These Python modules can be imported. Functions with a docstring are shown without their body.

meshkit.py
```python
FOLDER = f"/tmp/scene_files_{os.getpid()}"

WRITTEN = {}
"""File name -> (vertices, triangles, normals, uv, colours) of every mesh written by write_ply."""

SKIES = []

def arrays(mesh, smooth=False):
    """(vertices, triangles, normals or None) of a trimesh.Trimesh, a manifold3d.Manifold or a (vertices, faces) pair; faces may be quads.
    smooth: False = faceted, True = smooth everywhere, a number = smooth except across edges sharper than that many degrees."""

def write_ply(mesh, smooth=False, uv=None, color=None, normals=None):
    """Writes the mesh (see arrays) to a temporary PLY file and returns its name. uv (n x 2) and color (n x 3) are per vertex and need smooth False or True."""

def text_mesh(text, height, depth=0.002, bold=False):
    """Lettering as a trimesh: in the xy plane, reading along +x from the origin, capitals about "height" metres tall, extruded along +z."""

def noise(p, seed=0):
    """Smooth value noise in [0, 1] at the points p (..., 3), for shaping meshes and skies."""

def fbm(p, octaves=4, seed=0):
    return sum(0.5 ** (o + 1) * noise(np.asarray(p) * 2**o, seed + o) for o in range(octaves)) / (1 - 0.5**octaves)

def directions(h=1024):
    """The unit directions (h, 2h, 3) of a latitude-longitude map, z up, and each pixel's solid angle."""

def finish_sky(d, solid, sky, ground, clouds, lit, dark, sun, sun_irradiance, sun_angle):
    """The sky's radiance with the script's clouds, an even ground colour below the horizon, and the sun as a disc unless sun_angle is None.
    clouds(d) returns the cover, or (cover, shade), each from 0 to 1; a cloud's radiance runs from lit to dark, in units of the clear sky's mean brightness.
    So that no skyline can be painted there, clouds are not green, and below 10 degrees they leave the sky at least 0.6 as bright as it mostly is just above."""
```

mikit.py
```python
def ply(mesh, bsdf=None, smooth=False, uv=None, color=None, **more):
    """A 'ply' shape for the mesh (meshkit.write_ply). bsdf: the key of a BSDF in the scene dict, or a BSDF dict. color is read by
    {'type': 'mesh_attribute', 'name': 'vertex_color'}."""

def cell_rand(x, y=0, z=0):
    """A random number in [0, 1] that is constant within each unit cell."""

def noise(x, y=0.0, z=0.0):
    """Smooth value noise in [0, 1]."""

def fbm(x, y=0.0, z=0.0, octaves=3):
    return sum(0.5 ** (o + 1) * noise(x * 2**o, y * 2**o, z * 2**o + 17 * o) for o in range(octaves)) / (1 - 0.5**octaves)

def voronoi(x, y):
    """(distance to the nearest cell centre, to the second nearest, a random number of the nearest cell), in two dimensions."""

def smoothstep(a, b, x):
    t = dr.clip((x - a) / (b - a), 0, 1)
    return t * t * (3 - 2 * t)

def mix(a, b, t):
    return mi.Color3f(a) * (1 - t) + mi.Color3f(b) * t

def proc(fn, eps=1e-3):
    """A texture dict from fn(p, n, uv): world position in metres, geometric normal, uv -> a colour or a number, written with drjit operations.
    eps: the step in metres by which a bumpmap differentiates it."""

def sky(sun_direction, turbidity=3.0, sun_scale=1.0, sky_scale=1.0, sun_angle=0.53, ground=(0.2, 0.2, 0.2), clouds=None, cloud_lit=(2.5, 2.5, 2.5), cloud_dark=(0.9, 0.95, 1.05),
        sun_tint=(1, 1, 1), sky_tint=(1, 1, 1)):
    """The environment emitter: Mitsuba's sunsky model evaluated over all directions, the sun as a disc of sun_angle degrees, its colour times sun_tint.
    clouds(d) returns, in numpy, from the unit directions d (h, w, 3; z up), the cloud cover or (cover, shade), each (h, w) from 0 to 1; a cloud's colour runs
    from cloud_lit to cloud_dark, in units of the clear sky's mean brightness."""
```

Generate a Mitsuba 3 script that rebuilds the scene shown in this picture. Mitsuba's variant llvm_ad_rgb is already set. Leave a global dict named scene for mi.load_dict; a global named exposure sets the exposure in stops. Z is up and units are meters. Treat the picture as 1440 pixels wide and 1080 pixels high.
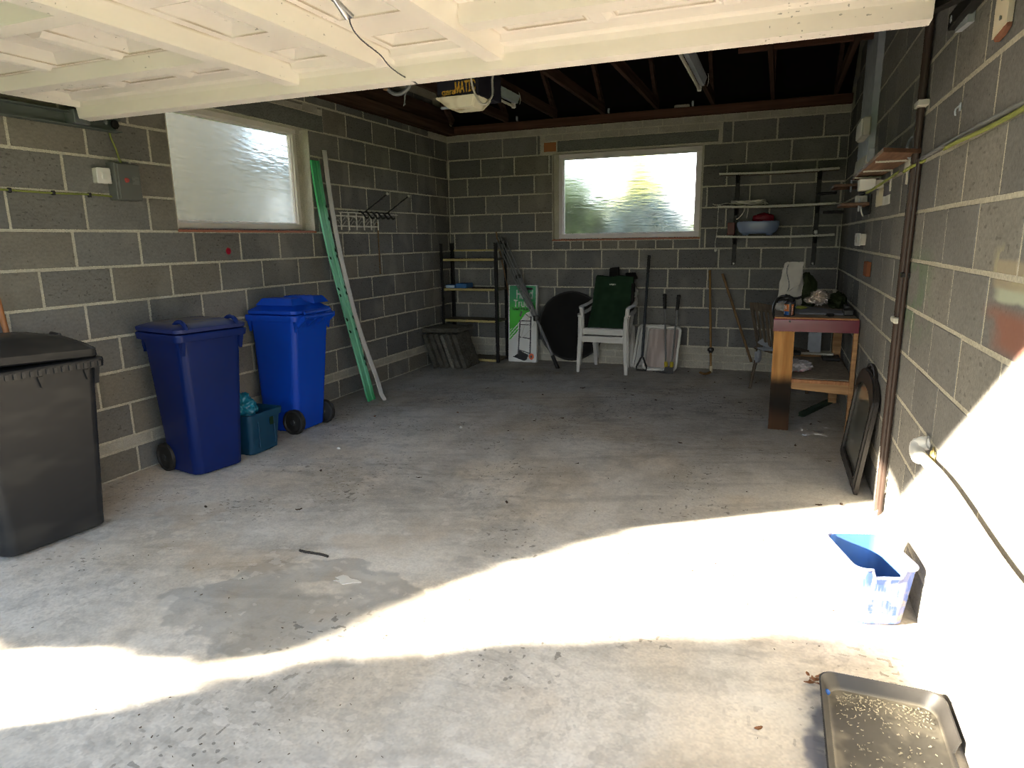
import math, random
import numpy as np, trimesh, drjit as dr, mitsuba as mi
import manifold3d as m3
from shapely.geometry import Polygon, box as sbox
import mikit, meshkit
from mikit import noise, fbm, voronoi, smoothstep, mix

T = mi.ScalarTransform4f
rng = np.random.default_rng(7)
random.seed(7)
scene, labels, _used = {}, {}, {}

# ------------------------------------------------------------------ camera, sky, sun, exposure
W, D = 4.60, 7.965                       # room width (x), back wall (y)
YAW, PITCH, ROLL, FOC = 0.3779, 0.2127, -0.0165, 934.13
EYE = np.array([3.9949, 0.0, 1.5079])
_f = np.array([-math.sin(YAW) * math.cos(PITCH), math.cos(YAW) * math.cos(PITCH), -math.sin(PITCH)])
_r = np.array([math.cos(YAW), math.sin(YAW), 0.0]); _u = np.cross(_r, _f)
_up = -math.sin(ROLL) * _r + math.cos(ROLL) * _u
scene['camera'] = {'type': 'perspective', 'fov': 2 * math.degrees(math.atan(720 / FOC)), 'fov_axis': 'x', 'near_clip': 0.02,
                   'to_world': T().look_at(origin=EYE.tolist(), target=(EYE + _f).tolist(), up=_up.tolist())}
SUN_TRAVEL = np.array([1.0, 0.66, -0.45])


def clouds(d):
    c = meshkit.fbm(d * np.array([2.2, 2.2, 5.0]) + 3.1, 4, 5)
    return np.clip((c - 0.38) * 3.0, 0, 0.85), np.clip((c - 0.55) * 2, 0, 0.5)


scene['sky'] = mikit.sky((-SUN_TRAVEL).tolist(), turbidity=3.5, sun_scale=2.3, sky_scale=1.0, sun_angle=0.8, sun_tint=(0.84, 1.0, 1.36), ground=(0.25, 0.24, 0.22),
                         clouds=clouds, cloud_lit=(2.1, 2.1, 2.1), cloud_dark=(1.2, 1.25, 1.3))
exposure = 4.72

# ------------------------------------------------------------------ materials


def tw(b):
    return {'type': 'twosided', 'bsdf': b}


def rgb(c):
    return {'type': 'rgb', 'value': list(map(float, c))}


def mat(name, color, rough=0.6, spec=0.4, metallic=0.0, **kw):
    scene['mat_' + name] = tw({'type': 'principled', 'base_color': color if isinstance(color, dict) else rgb(color), 'roughness': rough, 'specular': spec, 'metallic': metallic, **kw})
    return name


def matd(name, color):
    scene['mat_' + name] = tw({'type': 'diffuse', 'reflectance': color if isinstance(color, dict) else rgb(color)})
    return name


def block_fn(base, seed, stains=False):
    def fn(p, n, uv):
        x, y, z = p.x + seed * 3.7, p.y, p.z
        a = fbm(x * 3.0, y * 3.0, z * 3.0, octaves=3)
        s = noise(x * 90, y * 90, z * 90)
        s2 = noise(x * 230, y * 230, z * 230)
        k = 0.74 + 0.36 * a + 0.22 * (s - 0.5) + 0.16 * (s2 - 0.5)
        c = mi.Color3f(*base) * k
        pit = smoothstep(0.80, 0.9, noise(x * 55 + 9, y * 55, z * 55))
        c = c * (1 - 0.28 * pit)
        if stains:
            d = fbm(p.y * 7, p.z * 7, 2.0)
            g = smoothstep(0.34, 0.6, d) * smoothstep(0.55, 0.15, dr.abs(p.y - 3.62)) * smoothstep(0.26, 0.08, dr.abs(p.z - 1.24))
            c = mix(c, mi.Color3f(0.10, 0.20, 0.09), 0.42 * g)
            r = smoothstep(0.30, 0.12, dr.abs(p.y - 2.2)) * smoothstep(0.085, 0.03, dr.abs(p.z - 1.235)) * smoothstep(0.25, 0.65, fbm(p.y * 5, p.z * 9, 3.0))
            c = mix(c, mi.Color3f(0.26, 0.12, 0.09), 0.85 * r)
            wv = smoothstep(0.3, 0.2, dr.abs(p.y - 2.1)) * smoothstep(0.028, 0.012, dr.abs(p.z - 1.325 - 0.02 * d))
            c = mix(c, mi.Color3f(0.42, 0.46, 0.36), 0.8 * wv)
            b = smoothstep(0.28, 0.2, dr.abs(p.y - 2.15)) * smoothstep(0.05, 0.03, dr.abs(p.z - 1.39))
            c = mix(c, mi.Color3f(0.36, 0.31, 0.22), 0.7 * b)
            yl = smoothstep(0.5, 0.62, fbm(p.y * 12, p.z * 12, 7.0)) * smoothstep(0.25, 0.1, dr.abs(p.y - 2.2)) * smoothstep(0.07, 0.02, dr.abs(p.z - 1.42))
            c = mix(c, mi.Color3f(0.46, 0.44, 0.26), 0.7 * yl)
        else:
            rs = smoothstep(0.035, 0.018, dr.sqrt(dr.square(p.y - 4.11) + dr.square(p.z - 1.463)))
            c = mix(c, mi.Color3f(0.35, 0.02, 0.04), rs * smoothstep(0.05, 0.02, dr.abs(p.x)))
            ef = smoothstep(0.56, 0.75, fbm(p.y * 4, p.z * 2.5, p.x * 4))
            c = mix(c, mi.Color3f(0.3, 0.29, 0.26), 0.25 * ef)
        return c
    return fn


BLOCK_BASES = [(0.160, 0.160, 0.156), (0.182, 0.180, 0.172), (0.136, 0.137, 0.138), (0.190, 0.178, 0.155), (0.166, 0.162, 0.152)]
for i, b in enumerate(BLOCK_BASES):
    matd(f'block_{i}', mikit.proc(block_fn(b, i)))
for i, b in enumerate([(0.205, 0.203, 0.196), (0.232, 0.225, 0.210), (0.188, 0.187, 0.184)]):
    matd(f'rblock_{i}', mikit.proc(block_fn(b, i + 7, True)))


def mortar_fn(p, n, uv):
    a = fbm(p.x * 6, p.y * 6, p.z * 6)
    s = noise(p.x * 120, p.y * 120, p.z * 120)
    return mix((0.50, 0.475, 0.40), (0.36, 0.34, 0.28), a) * (0.82 + 0.36 * s)


matd('mortar', mikit.proc(mortar_fn))


def brick_fn(p, n, uv):
    a = fbm(p.x * 9, p.y * 9, p.z * 9)
    s = noise(p.x * 140, p.y * 140, p.z * 140)
    return mix((0.42, 0.40, 0.35), (0.29, 0.275, 0.23), a) * (0.84 + 0.3 * s)


matd('pale_brick', mikit.proc(brick_fn))
matd('red_brick', (0.34, 0.14, 0.06))


def floor_fn(p, n, uv):
    x, y = p.x, p.y
    a = fbm(x * 1.3, y * 1.3, 1.0, octaves=4)
    b = fbm(x * 6 + 4, y * 3, 3.0, octaves=4)
    s = noise(x * 130, y * 130, 1.0)
    s2 = noise(x * 46, y * 46, 5.0)
    c = mix((0.455, 0.43, 0.39), (0.60, 0.57, 0.525), smoothstep(0.3, 0.7, 0.5 * a + 0.5 * b))
    c = c * (0.9 + 0.2 * s) * (0.95 + 0.10 * s2)
    # older screed laid bare in the middle of the entrance
    wob = fbm(x * 4.2, y * 4.2, 9.0, octaves=4) - 0.5
    e = dr.sqrt(dr.square((x - 2.17 + 0.25 * (y - 2.05)) / 0.62) + dr.square((y - 2.06 - 0.12 * (x - 2.1)) / 0.38)) + 1.0 * wob
    patch = smoothstep(0.98, 0.92, e)
    c = mix(c, mi.Color3f(0.315, 0.31, 0.295) * (0.78 + 0.4 * b), 0.74 * patch * (0.30 + 0.70 * smoothstep(0.30, 0.46, fbm(x * 5 + 1, y * 5, 2.5))))
    # flaking scuffs, trowel streaks, specks and grime
    sc = smoothstep(0.60, 0.72, fbm(x * 9, y * 16, 4.0, octaves=3)) * smoothstep(0.45, 0.6, fbm(x * 1.1, y * 1.1, 8.0))
    c = mix(c, (0.30, 0.295, 0.28), 0.28 * sc)
    lt = smoothstep(0.62, 0.78, fbm(x * 8 + 30, y * 11, 6.0, octaves=3))
    c = mix(c, (0.64, 0.62, 0.58), 0.30 * lt)
    st = smoothstep(0.55, 0.8, fbm(x * 2 + y * 1.2, y * 14 - x * 5, 3.0))
    c = c * (1 - 0.13 * st)
    sp = smoothstep(0.84, 0.88, noise(x * 52 + 3, y * 52, 2.0)) * smoothstep(0.5, 0.8, noise(x * 2.5, y * 2.5, 7.0))
    c = c * (1 - 0.45 * sp)
    gr = smoothstep(0.35, 0.75, fbm(x * 0.9 + 7, y * 0.9, 3.0, octaves=4))
    c = c * (1 - 0.14 * gr)
    # oil and dirt worn into the working end of the garage
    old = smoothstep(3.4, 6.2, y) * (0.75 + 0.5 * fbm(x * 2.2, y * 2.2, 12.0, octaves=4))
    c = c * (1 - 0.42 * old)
    edge = smoothstep(0.35, 0.02, dr.minimum(x, W - x)) * fbm(x * 5, y * 5, 1.5)
    c = mix(c, (0.22, 0.18, 0.13), 0.45 * edge)
    rust = smoothstep(0.58, 0.72, fbm(x * 3 + 11, y * 3, 5.0)) * smoothstep(0.9, 0.3, dr.abs(y - 2.4))
    c = mix(c, (0.42, 0.33, 0.23), 0.30 * rust)
    sw = smoothstep(0.57, 0.66, fbm(x * 26 + 30 * fbm(x * 1.2, y * 1.2, 4.0), y * 30, 11.0)) * smoothstep(0.42, 0.62, fbm(x * 1.7 + 5, y * 1.7, 2.0))
    c = c * (1 - 0.12 * sw)
    pl = smoothstep(0.70, 0.74, fbm(x * 15 + 3, y * 18, 9.0, octaves=4))
    c = mix(c, (0.66, 0.63, 0.59), 0.28 * pl * smoothstep(5.0, 3.0, y))
    tn = smoothstep(0.45, 0.75, fbm(x * 1.8 + 20, y * 1.8, 6.0))
    c = c * mix((1, 1, 1), (1.0, 0.95, 0.88), tn)
    tr = smoothstep(0.10, 0.03, dr.abs(x - 4.2 - 0.03 * fbm(x * 9, y * 9, 1.0))) * smoothstep(2.35, 2.1, y) * fbm(x * 14, y * 14, 2.0)
    c = mix(c, (0.16, 0.16, 0.19), 0.9 * smoothstep(0.3, 0.6, tr))
    return c


def floor_h(p, n, uv):
    return 0.003 * fbm(p.x * 10, p.y * 10, 0.0, octaves=3) + 0.0008 * noise(p.x * 120, p.y * 120, 0.0)


scene['mat_concrete'] = tw({'type': 'bumpmap', 'arbitrary': mikit.proc(floor_h), 'scale': 1.0, 'bsdf': {'type': 'principled', 'base_color': mikit.proc(floor_fn), 'roughness': 0.75, 'specular': 0.25}})


def wood_fn(c0, c1, axis, sc=1.0):
    def fn(p, n, uv):
        q = [p.x * 30 * sc, p.y * 30 * sc, p.z * 30 * sc]
        q[axis] = q[axis] * 0.06
        g = fbm(*q, octaves=4)
        r = noise(*[v * 4 for v in q])
        return mix(c0, c1, smoothstep(0.25, 0.75, g)) * (0.85 + 0.3 * r)
    return fn


matd('rafter_wood', mikit.proc(wood_fn((0.050, 0.030, 0.022), (0.085, 0.052, 0.038), 1)))
matd('chord_wood', mikit.proc(wood_fn((0.070, 0.036, 0.025), (0.105, 0.056, 0.040), 0)))


def leg_fn(p, n, uv):
    c = wood_fn((0.34, 0.15, 0.045), (0.46, 0.24, 0.085), 2)(p, n, uv)
    w = 0.10 * (fbm(p.x * 9, p.y * 9, p.z * 5) - 0.5)
    burnt = smoothstep(0.48, 0.36, p.z + w) * smoothstep(0.02, 0.20, p.z + w)
    low = smoothstep(0.32, 0.2, p.z + w)
    c = mix(c, mi.Color3f(0.032, 0.016, 0.011), 0.93 * low)
    return mix(c, mi.Color3f(0.008, 0.007, 0.006), 0.97 * burnt)


mat('bench_leg', mikit.proc(leg_fn), 0.7, 0.15)
mat('bench_wood', mikit.proc(wood_fn((0.27, 0.135, 0.052), (0.37, 0.205, 0.088), 0)), 0.6)
mat('dirty_board', mikit.proc(lambda p, n, uv: mix((0.13, 0.105, 0.08), (0.21, 0.18, 0.14), fbm(p.x * 9, p.y * 9, p.z * 9)) * (0.8 + 0.4 * noise(p.x * 60, p.y * 60, p.z * 60))), 0.75)
mat('shelf_wood', mikit.proc(wood_fn((0.095, 0.05, 0.03), (0.15, 0.08, 0.048), 1)), 0.5)
mat('rod_wood', mikit.proc(wood_fn((0.135, 0.078, 0.038), (0.20, 0.12, 0.06), 2)), 0.6)
mat('old_chair', mikit.proc(wood_fn((0.07, 0.055, 0.04), (0.12, 0.09, 0.065), 2)), 0.6)
mat('rust_wood', (0.16, 0.06, 0.028), 0.7, 0.2)
mat('orange_wood', mikit.proc(wood_fn((0.30, 0.12, 0.045), (0.38, 0.17, 0.07), 2)), 0.6)
DCOLS = [(.32, .655), (.765, 1.12), (1.235, 1.60), (1.825, 2.145), (2.36, 2.672), (2.905, 3.235), (3.36, 3.72), (3.85, 4.20)]
DROWS = [(2.600, 2.765), (1.985, 2.375), (1.27, 1.66), (0.70, 1.10)]


def crease(p):
    """brown dirt that has settled in the pressed creases round the door's panels and beside its ribs"""
    sx, sy = mi.Float(9), mi.Float(9)
    for a, b in DCOLS: sx = dr.minimum(sx, dr.abs(p.x - (a + b) / 2) - (b - a) / 2)
    for a, b in DROWS: sy = dr.minimum(sy, dr.abs(p.y - (a + b) / 2) - (b - a) / 2)
    d = dr.abs(dr.maximum(sx, sy))
    for x, w in ((1.705, .068), (2.79, .068), (2.245, .075)): d = dr.minimum(d, dr.abs(dr.abs(p.x - x) - w) + 0.002)
    for y in (2.465, 1.80, 1.16): d = dr.minimum(d, dr.abs(dr.abs(p.y - y) - .076) + 0.002 + 0.3 * smoothstep(1.60, 1.66, p.x) * smoothstep(2.9, 2.84, p.x))
    return smoothstep(0.008, 0.002, d) * smoothstep(2.325, 2.345, p.z) * smoothstep(0.2, 0.6, fbm(p.x * 5, p.y * 5, 2.0))


mat('door_white', mikit.proc(lambda p, n, uv: mix(mix((0.86, 0.81, 0.765), (0.80, 0.75, 0.69), fbm(p.x * 1.6, p.y * 1.6, p.z * 2)), (0.42, 0.33, 0.22), 0.75 * crease(p))
    * (1 - 0.5 * smoothstep(0.88, 0.92, noise(p.x * 80, p.y * 80, p.z * 80)) * smoothstep(0.6, 0.75, noise(p.x * 3, p.y * 3, 1.0)))), 0.45, 0.35)
mat('frame_white', (0.62, 0.58, 0.58), 0.45)
mat('frame_cream', (0.60, 0.57, 0.52), 0.5)
mat('seal', (0.05, 0.05, 0.055), 0.6)
mat('lintel_steel', mikit.proc(lambda p, n, uv: mix((0.10, 0.108, 0.10), (0.15, 0.155, 0.142), fbm(p.x * 12, p.y * 12, p.z * 12)) * (0.8 + 0.25 * smoothstep(0.2, 0.6, noise((p.x + p.y) * 90, 0.0, p.z * 90)))), 0.6)
mat('sill_tile', (0.30, 0.11, 0.065), 0.5)
matd('felt', (0.010, 0.009, 0.009))
mat('galv', mikit.proc(lambda p, n, uv: mix((0.36, 0.40, 0.455), (0.48, 0.52, 0.57), fbm(p.x * 22, p.y * 22, p.z * 22))), 0.45, 0.5, 0.35)
mat('dull_steel', (0.17, 0.185, 0.19), 0.5, 0.5, 0.3)
mat('bright_steel', (0.6, 0.6, 0.6), 0.25, 0.5, 0.9)
mat('grey_tube', (0.20, 0.205, 0.21), 0.4, 0.5, 0.4)
mat('black_plastic', (0.022, 0.022, 0.023), 0.4, 0.5)
mat('black_metal', (0.010, 0.0095, 0.0095), 0.5, 0.3)
mat('bin_black', mikit.proc(lambda p, n, uv: mix((0.010, 0.0108, 0.0128), (0.026, 0.0255, 0.024), smoothstep(0.45, 0.8, fbm(p.x * 4, p.y * 4, p.z * 9)) * 0.8)), 0.42, 0.5)
mat('bin_navy', mikit.proc(lambda p, n, uv: mix((0.003, 0.015, 0.115), (0.004, 0.014, 0.082), fbm(p.x * 5, p.y * 5, p.z * 3))), 0.36, 0.25)
mat('lid_navy', mikit.proc(lambda p, n, uv: mix((0.006, 0.016, 0.10), (0.085, 0.078, 0.072), smoothstep(0.3, 0.6, fbm(p.x * 6, p.y * 6, 1.0)) * smoothstep(1.0, 1.03, p.z) * 0.9)), 0.5, 0.5)
mat('bin_blue', (0.004, 0.052, 0.42), 0.38, 0.28)
mat('rubber', (0.018, 0.017, 0.016), 0.55)
mat('crate_teal', mikit.proc(lambda p, n, uv: mix((0.003, 0.036, 0.080), (0.005, 0.048, 0.095), fbm(p.x * 12, p.y * 12, p.z * 6))), 0.5)
mat('bag_turquoise', (0.012, 0.17, 0.27), 0.28, 0.6)
mat('green_paint', mikit.proc(lambda p, n, uv: mix((0.020, 0.30, 0.085), (0.16, 0.47, 0.30), smoothstep(0.5, 0.9, noise(p.x * 3, p.y * 3, p.z * 1.3 + 0.4) + 0.4 * smoothstep(1.9, 1.7, p.z) * smoothstep(0.7, 0.9, p.z)))), 0.5)
matd('slot_dark', (0.012, 0.03, 0.016))
mat('trim_white', (0.56, 0.54, 0.52), 0.5)
mat('white_plastic', (0.66, 0.65, 0.62), 0.4)
mat('chair_plastic', (0.50, 0.49, 0.47), 0.45)
mat('wire_white', (0.55, 0.53, 0.48), 0.4)
mat('meter_grey', (0.105, 0.11, 0.10), 0.55)
mat('label_red', (0.33, 0.06, 0.05), 0.5)
mat('earth_cable', (0.19, 0.21, 0.055), 0.5)
mat('clip_black', (0.02, 0.02, 0.02), 0.6)
mat('opener_black', (0.012, 0.012, 0.020), 0.4)
mat('opener_lens', mikit.proc(lambda p, n, uv: mix((0.62, 0.60, 0.46), (0.36, 0.31, 0.19), smoothstep(0.5, 0.75, fbm(p.x * 14, p.y * 14, p.z * 6)))), 0.4)
mat('gold', (0.55, 0.32, 0.035), 0.45)
mat('shelf_edge', (0.40, 0.325, 0.14), 0.55)
mat('board_top', (0.10, 0.085, 0.06), 0.7)
mat('blue_card', (0.03, 0.12, 0.30), 0.5)
mat('pale_card', (0.32, 0.42, 0.52), 0.5)
mat('slab', mikit.proc(lambda p, n, uv: mix((0.050, 0.046, 0.038), (0.11, 0.104, 0.088), fbm(p.x * 9, p.y * 9, p.z * 14)) * (0.6 + 0.8 * noise(p.x * 60, p.y * 60, p.z * 60))), 0.9, 0.1)
mat('slab_pale', mikit.proc(lambda p, n, uv: mix((0.11, 0.105, 0.09), (0.18, 0.17, 0.145), fbm(p.x * 9, p.y * 9, p.z * 14)) * (0.6 + 0.8 * noise(p.x * 60, p.y * 60, p.z * 60))), 0.9, 0.1)
mat('carton_white', (0.64, 0.65, 0.64), 0.5)
mat('carton_green', mikit.proc(lambda p, n, uv: mix((0.07, 0.50, 0.05), (0.05, 0.30, 0.14), smoothstep(0.60, 0.85, p.z))), 0.45)
mat('ink_black', (0.02, 0.02, 0.022), 0.5)
mat('ink_grey', (0.10, 0.095, 0.11), 0.5)
mat('ink_orange', (0.60, 0.13, 0.06), 0.5)
mat('disc_black', (0.007, 0.0065, 0.0065), 0.7, 0.15)
mat('green_fabric', mikit.proc(lambda p, n, uv: mix((0.010, 0.026, 0.014), (0.018, 0.042, 0.022), fbm(p.x * 14, p.y * 14, p.z * 14))), 0.9, 0.1)
mat('pink_canvas', mikit.proc(lambda p, n, uv: mix((0.42, 0.36, 0.34), (0.34, 0.28, 0.26), smoothstep(0.4, 0.6, noise(p.x * 30, 0.0, p.z * 2.0)))), 0.85, 0.1)
mat('tool_navy', (0.020, 0.026, 0.035), 0.45)
mat('tool_yellow', (0.42, 0.33, 0.02), 0.5)
mat('brass', (0.22, 0.13, 0.05), 0.45, 0.4, 0.4)
mat('pale_cap', (0.6, 0.52, 0.36), 0.5)
mat('maroon', (0.12, 0.010, 0.026), 0.28, 0.5)
mat('tin_blue', (0.02, 0.10, 0.36), 0.35)
mat('tin_orange', (0.40, 0.12, 0.03), 0.35)
mat('tin_dark', (0.02, 0.02, 0.03), 0.35)
mat('sacking', mikit.proc(lambda p, n, uv: mix((0.50, 0.48, 0.44), (0.40, 0.38, 0.35), fbm(p.x * 20, p.y * 20, p.z * 20))), 0.7)
mat('olive_bag', (0.020, 0.028, 0.010), 0.7, 0.2)
mat('foil', (0.75, 0.70, 0.66), 0.12, 0.6, 1.0)
mat('grey_sheet', (0.13, 0.135, 0.155), 0.6)
mat('grey_cloth', (0.27, 0.29, 0.33), 0.8, 0.1)
mat('lime_cloth', (0.34, 0.36, 0.08), 0.7)
mat('pink_bag', mikit.proc(lambda p, n, uv: mix((0.45, 0.43, 0.45), (0.55, 0.20, 0.24), smoothstep(0.55, 0.62, noise(p.x * 40, p.y * 40, p.z * 40)) * smoothstep(0.46, 0.42, p.z))), 0.5)
mat('green_angle', (0.045, 0.075, 0.055), 0.6)
scene['mat_clear_plastic'] = {'type': 'thindielectric', 'int_ior': 1.5}
mat('mirror_frame', mikit.proc(lambda p, n, uv: mix((0.010, 0.009, 0.009), (0.028, 0.024, 0.022), fbm(p.x * 20, p.y * 20, p.z * 6))), 0.4)
scene['mat_mirror_glass'] = tw({'type': 'principled', 'base_color': rgb((0.42, 0.42, 0.36)), 'metallic': 0.9, 'roughness': 0.16})
mat('conduit_brown', mikit.proc(lambda p, n, uv: mix((0.022, 0.013, 0.010), (0.05, 0.032, 0.025), fbm(p.x * 30, p.y * 30, p.z * 3))), 0.4)
mat('conduit_red', mikit.proc(lambda p, n, uv: mix((0.034, 0.022, 0.018), (0.060, 0.040, 0.032), fbm(p.x * 30, p.y * 30, p.z * 4))), 0.5)
mat('old_white', mikit.proc(lambda p, n, uv: mix((0.56, 0.55, 0.50), (0.43, 0.41, 0.34), fbm(p.x * 14, p.y * 14, p.z * 14))), 0.5)
mat('note_cream', (0.56, 0.50, 0.36), 0.7)
mat('cream_board', (0.58, 0.52, 0.40), 0.6)
mat('terracotta', (0.20, 0.085, 0.05), 0.8)
mat('spa_blue', (0.19, 0.24, 0.36), 0.3, 0.5)
mat('spa_red', (0.16, 0.008, 0.018), 0.4)
mat('dark_red', (0.09, 0.018, 0.012), 0.5)


def tub_fn(p, n, uv):
    c = mi.Color3f(0.045, 0.085, 0.30)
    dirt = smoothstep(0.42, 0.62, fbm(p.x * 22, p.y * 22, p.z * 30, octaves=4)) * smoothstep(0.175, 0.12, p.z)
    scr = smoothstep(0.40, 0.62, fbm(p.x * 60, p.y * 60, p.z * 9, octaves=3))
    c = mix(c, (0.30, 0.30, 0.40), 0.40 * scr)
    c = mix(c, (0.26, 0.24, 0.21), 0.75 * dirt)
    inner = smoothstep(0.05, -0.05, n.x * (p.x - 4.418) + n.y * (p.y - 2.848)) * smoothstep(0.95, 0.8, dr.abs(n.z))
    return mix(c, (0.055, 0.135, 0.33), inner)


mat('tub_blue', mikit.proc(tub_fn), 0.4)
mat('tub_rim', (0.24, 0.27, 0.42), 0.42)
mat('tub_inner', (0.045, 0.15, 0.42), 0.4)


def tray_fn(p, n, uv):
    d = smoothstep(0.38, 0.66, fbm(p.x * 9, p.y * 9, 3.0, octaves=4)) * smoothstep(0.02, 0.008, p.z)
    c = mix((0.020, 0.019, 0.019), (0.15, 0.135, 0.105), (0.25 + 0.6 * d) * smoothstep(0.022, 0.008, p.z) + 0.06)
    return c


mat('tray_black', mikit.proc(tray_fn), 0.42, 0.5)
mat('straw', (0.36, 0.32, 0.24), 0.85)
mat('leaf_brown', (0.17, 0.075, 0.032), 0.7)
mat('leaf_dark', (0.06, 0.040, 0.028), 0.8)
mat('twig_dark', (0.03, 0.026, 0.022), 0.8)
mat('flake', (0.60, 0.57, 0.52), 0.9)
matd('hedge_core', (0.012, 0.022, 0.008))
scene['mat_leaf_green'] = tw({'type': 'diffuse', 'reflectance': rgb((0.08, 0.15, 0.035))})
matd('leaf_lime', (0.62, 0.64, 0.16))
matd('leaf_gold', (0.70, 0.52, 0.12))
matd('leaf_blue', (0.22, 0.32, 0.33))
matd('leaf_mid', (0.34, 0.44, 0.18))
matd('render_cream', mikit.proc(lambda p, n, uv: mix((0.36, 0.35, 0.31), (0.31, 0.30, 0.26), fbm(p.x * 3, p.y * 3, p.z * 3))))
matd('render_white', (0.74, 0.74, 0.74))
matd('driveway', mikit.proc(lambda p, n, uv: mix((0.10, 0.10, 0.098), (0.14, 0.138, 0.13), fbm(p.x * 2, p.y * 2, 1.0)) * (0.85 + 0.3 * noise(p.x * 60, p.y * 60, 1.0))))
matd('grass', mikit.proc(lambda p, n, uv: mix((0.07, 0.13, 0.03), (0.14, 0.20, 0.06), fbm(p.x * 3, p.y * 3, 1.0))))
matd('roof_tile', (0.20, 0.10, 0.07))


scene['mat_frosted'] = {'type': 'roughdielectric', 'distribution': 'ggx', 'alpha': 0.03, 'int_ior': 1.5, 'ext_ior': 1.0}


def rippled_pane(u0, u1, v0, v1, seed, th=0.006):
    """a slab of obscure glass in (u, v), rippled on the room side (+w), flat on the other"""
    nu, nv = 110, 260
    u, v = np.meshgrid(np.linspace(u0, u1, nu), np.linspace(v0, v1, nv))
    q = np.stack([u * 11 + 1.3 * v, v * 58 + 3.0 * u, u * 0 + seed], -1)
    h = 0.0027 * (meshkit.fbm(q, 3, seed) - .5) + 0.0016 * (meshkit.noise(np.stack([u * 2.2, v * 3.1, u * 0 + 9.0], -1), seed) - .5)
    top = np.stack([u, v, h], -1).reshape(-1, 3); bot = np.stack([u, v, h * 0 - th], -1).reshape(-1, 3); n = nu * nv
    i, j = np.meshgrid(np.arange(nv - 1), np.arange(nu - 1), indexing='ij'); a = (i * nu + j).ravel()
    f = np.vstack([np.c_[a, a + 1, a + nu + 1], np.c_[a, a + nu + 1, a + nu]])
    return top, bot, f


# ------------------------------------------------------------------ helpers


def numbered(name):
    n = _used.get(name, -1) + 1
    _used[name] = n
    return name if n == 0 else f'{name}_{n:03d}'


def thing(name, label, cat, group=None):
    k = numbered(name)
    labels[k] = {'label': label, 'category': cat}
    if group:
        labels[k]['group'] = group
    return k


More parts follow.
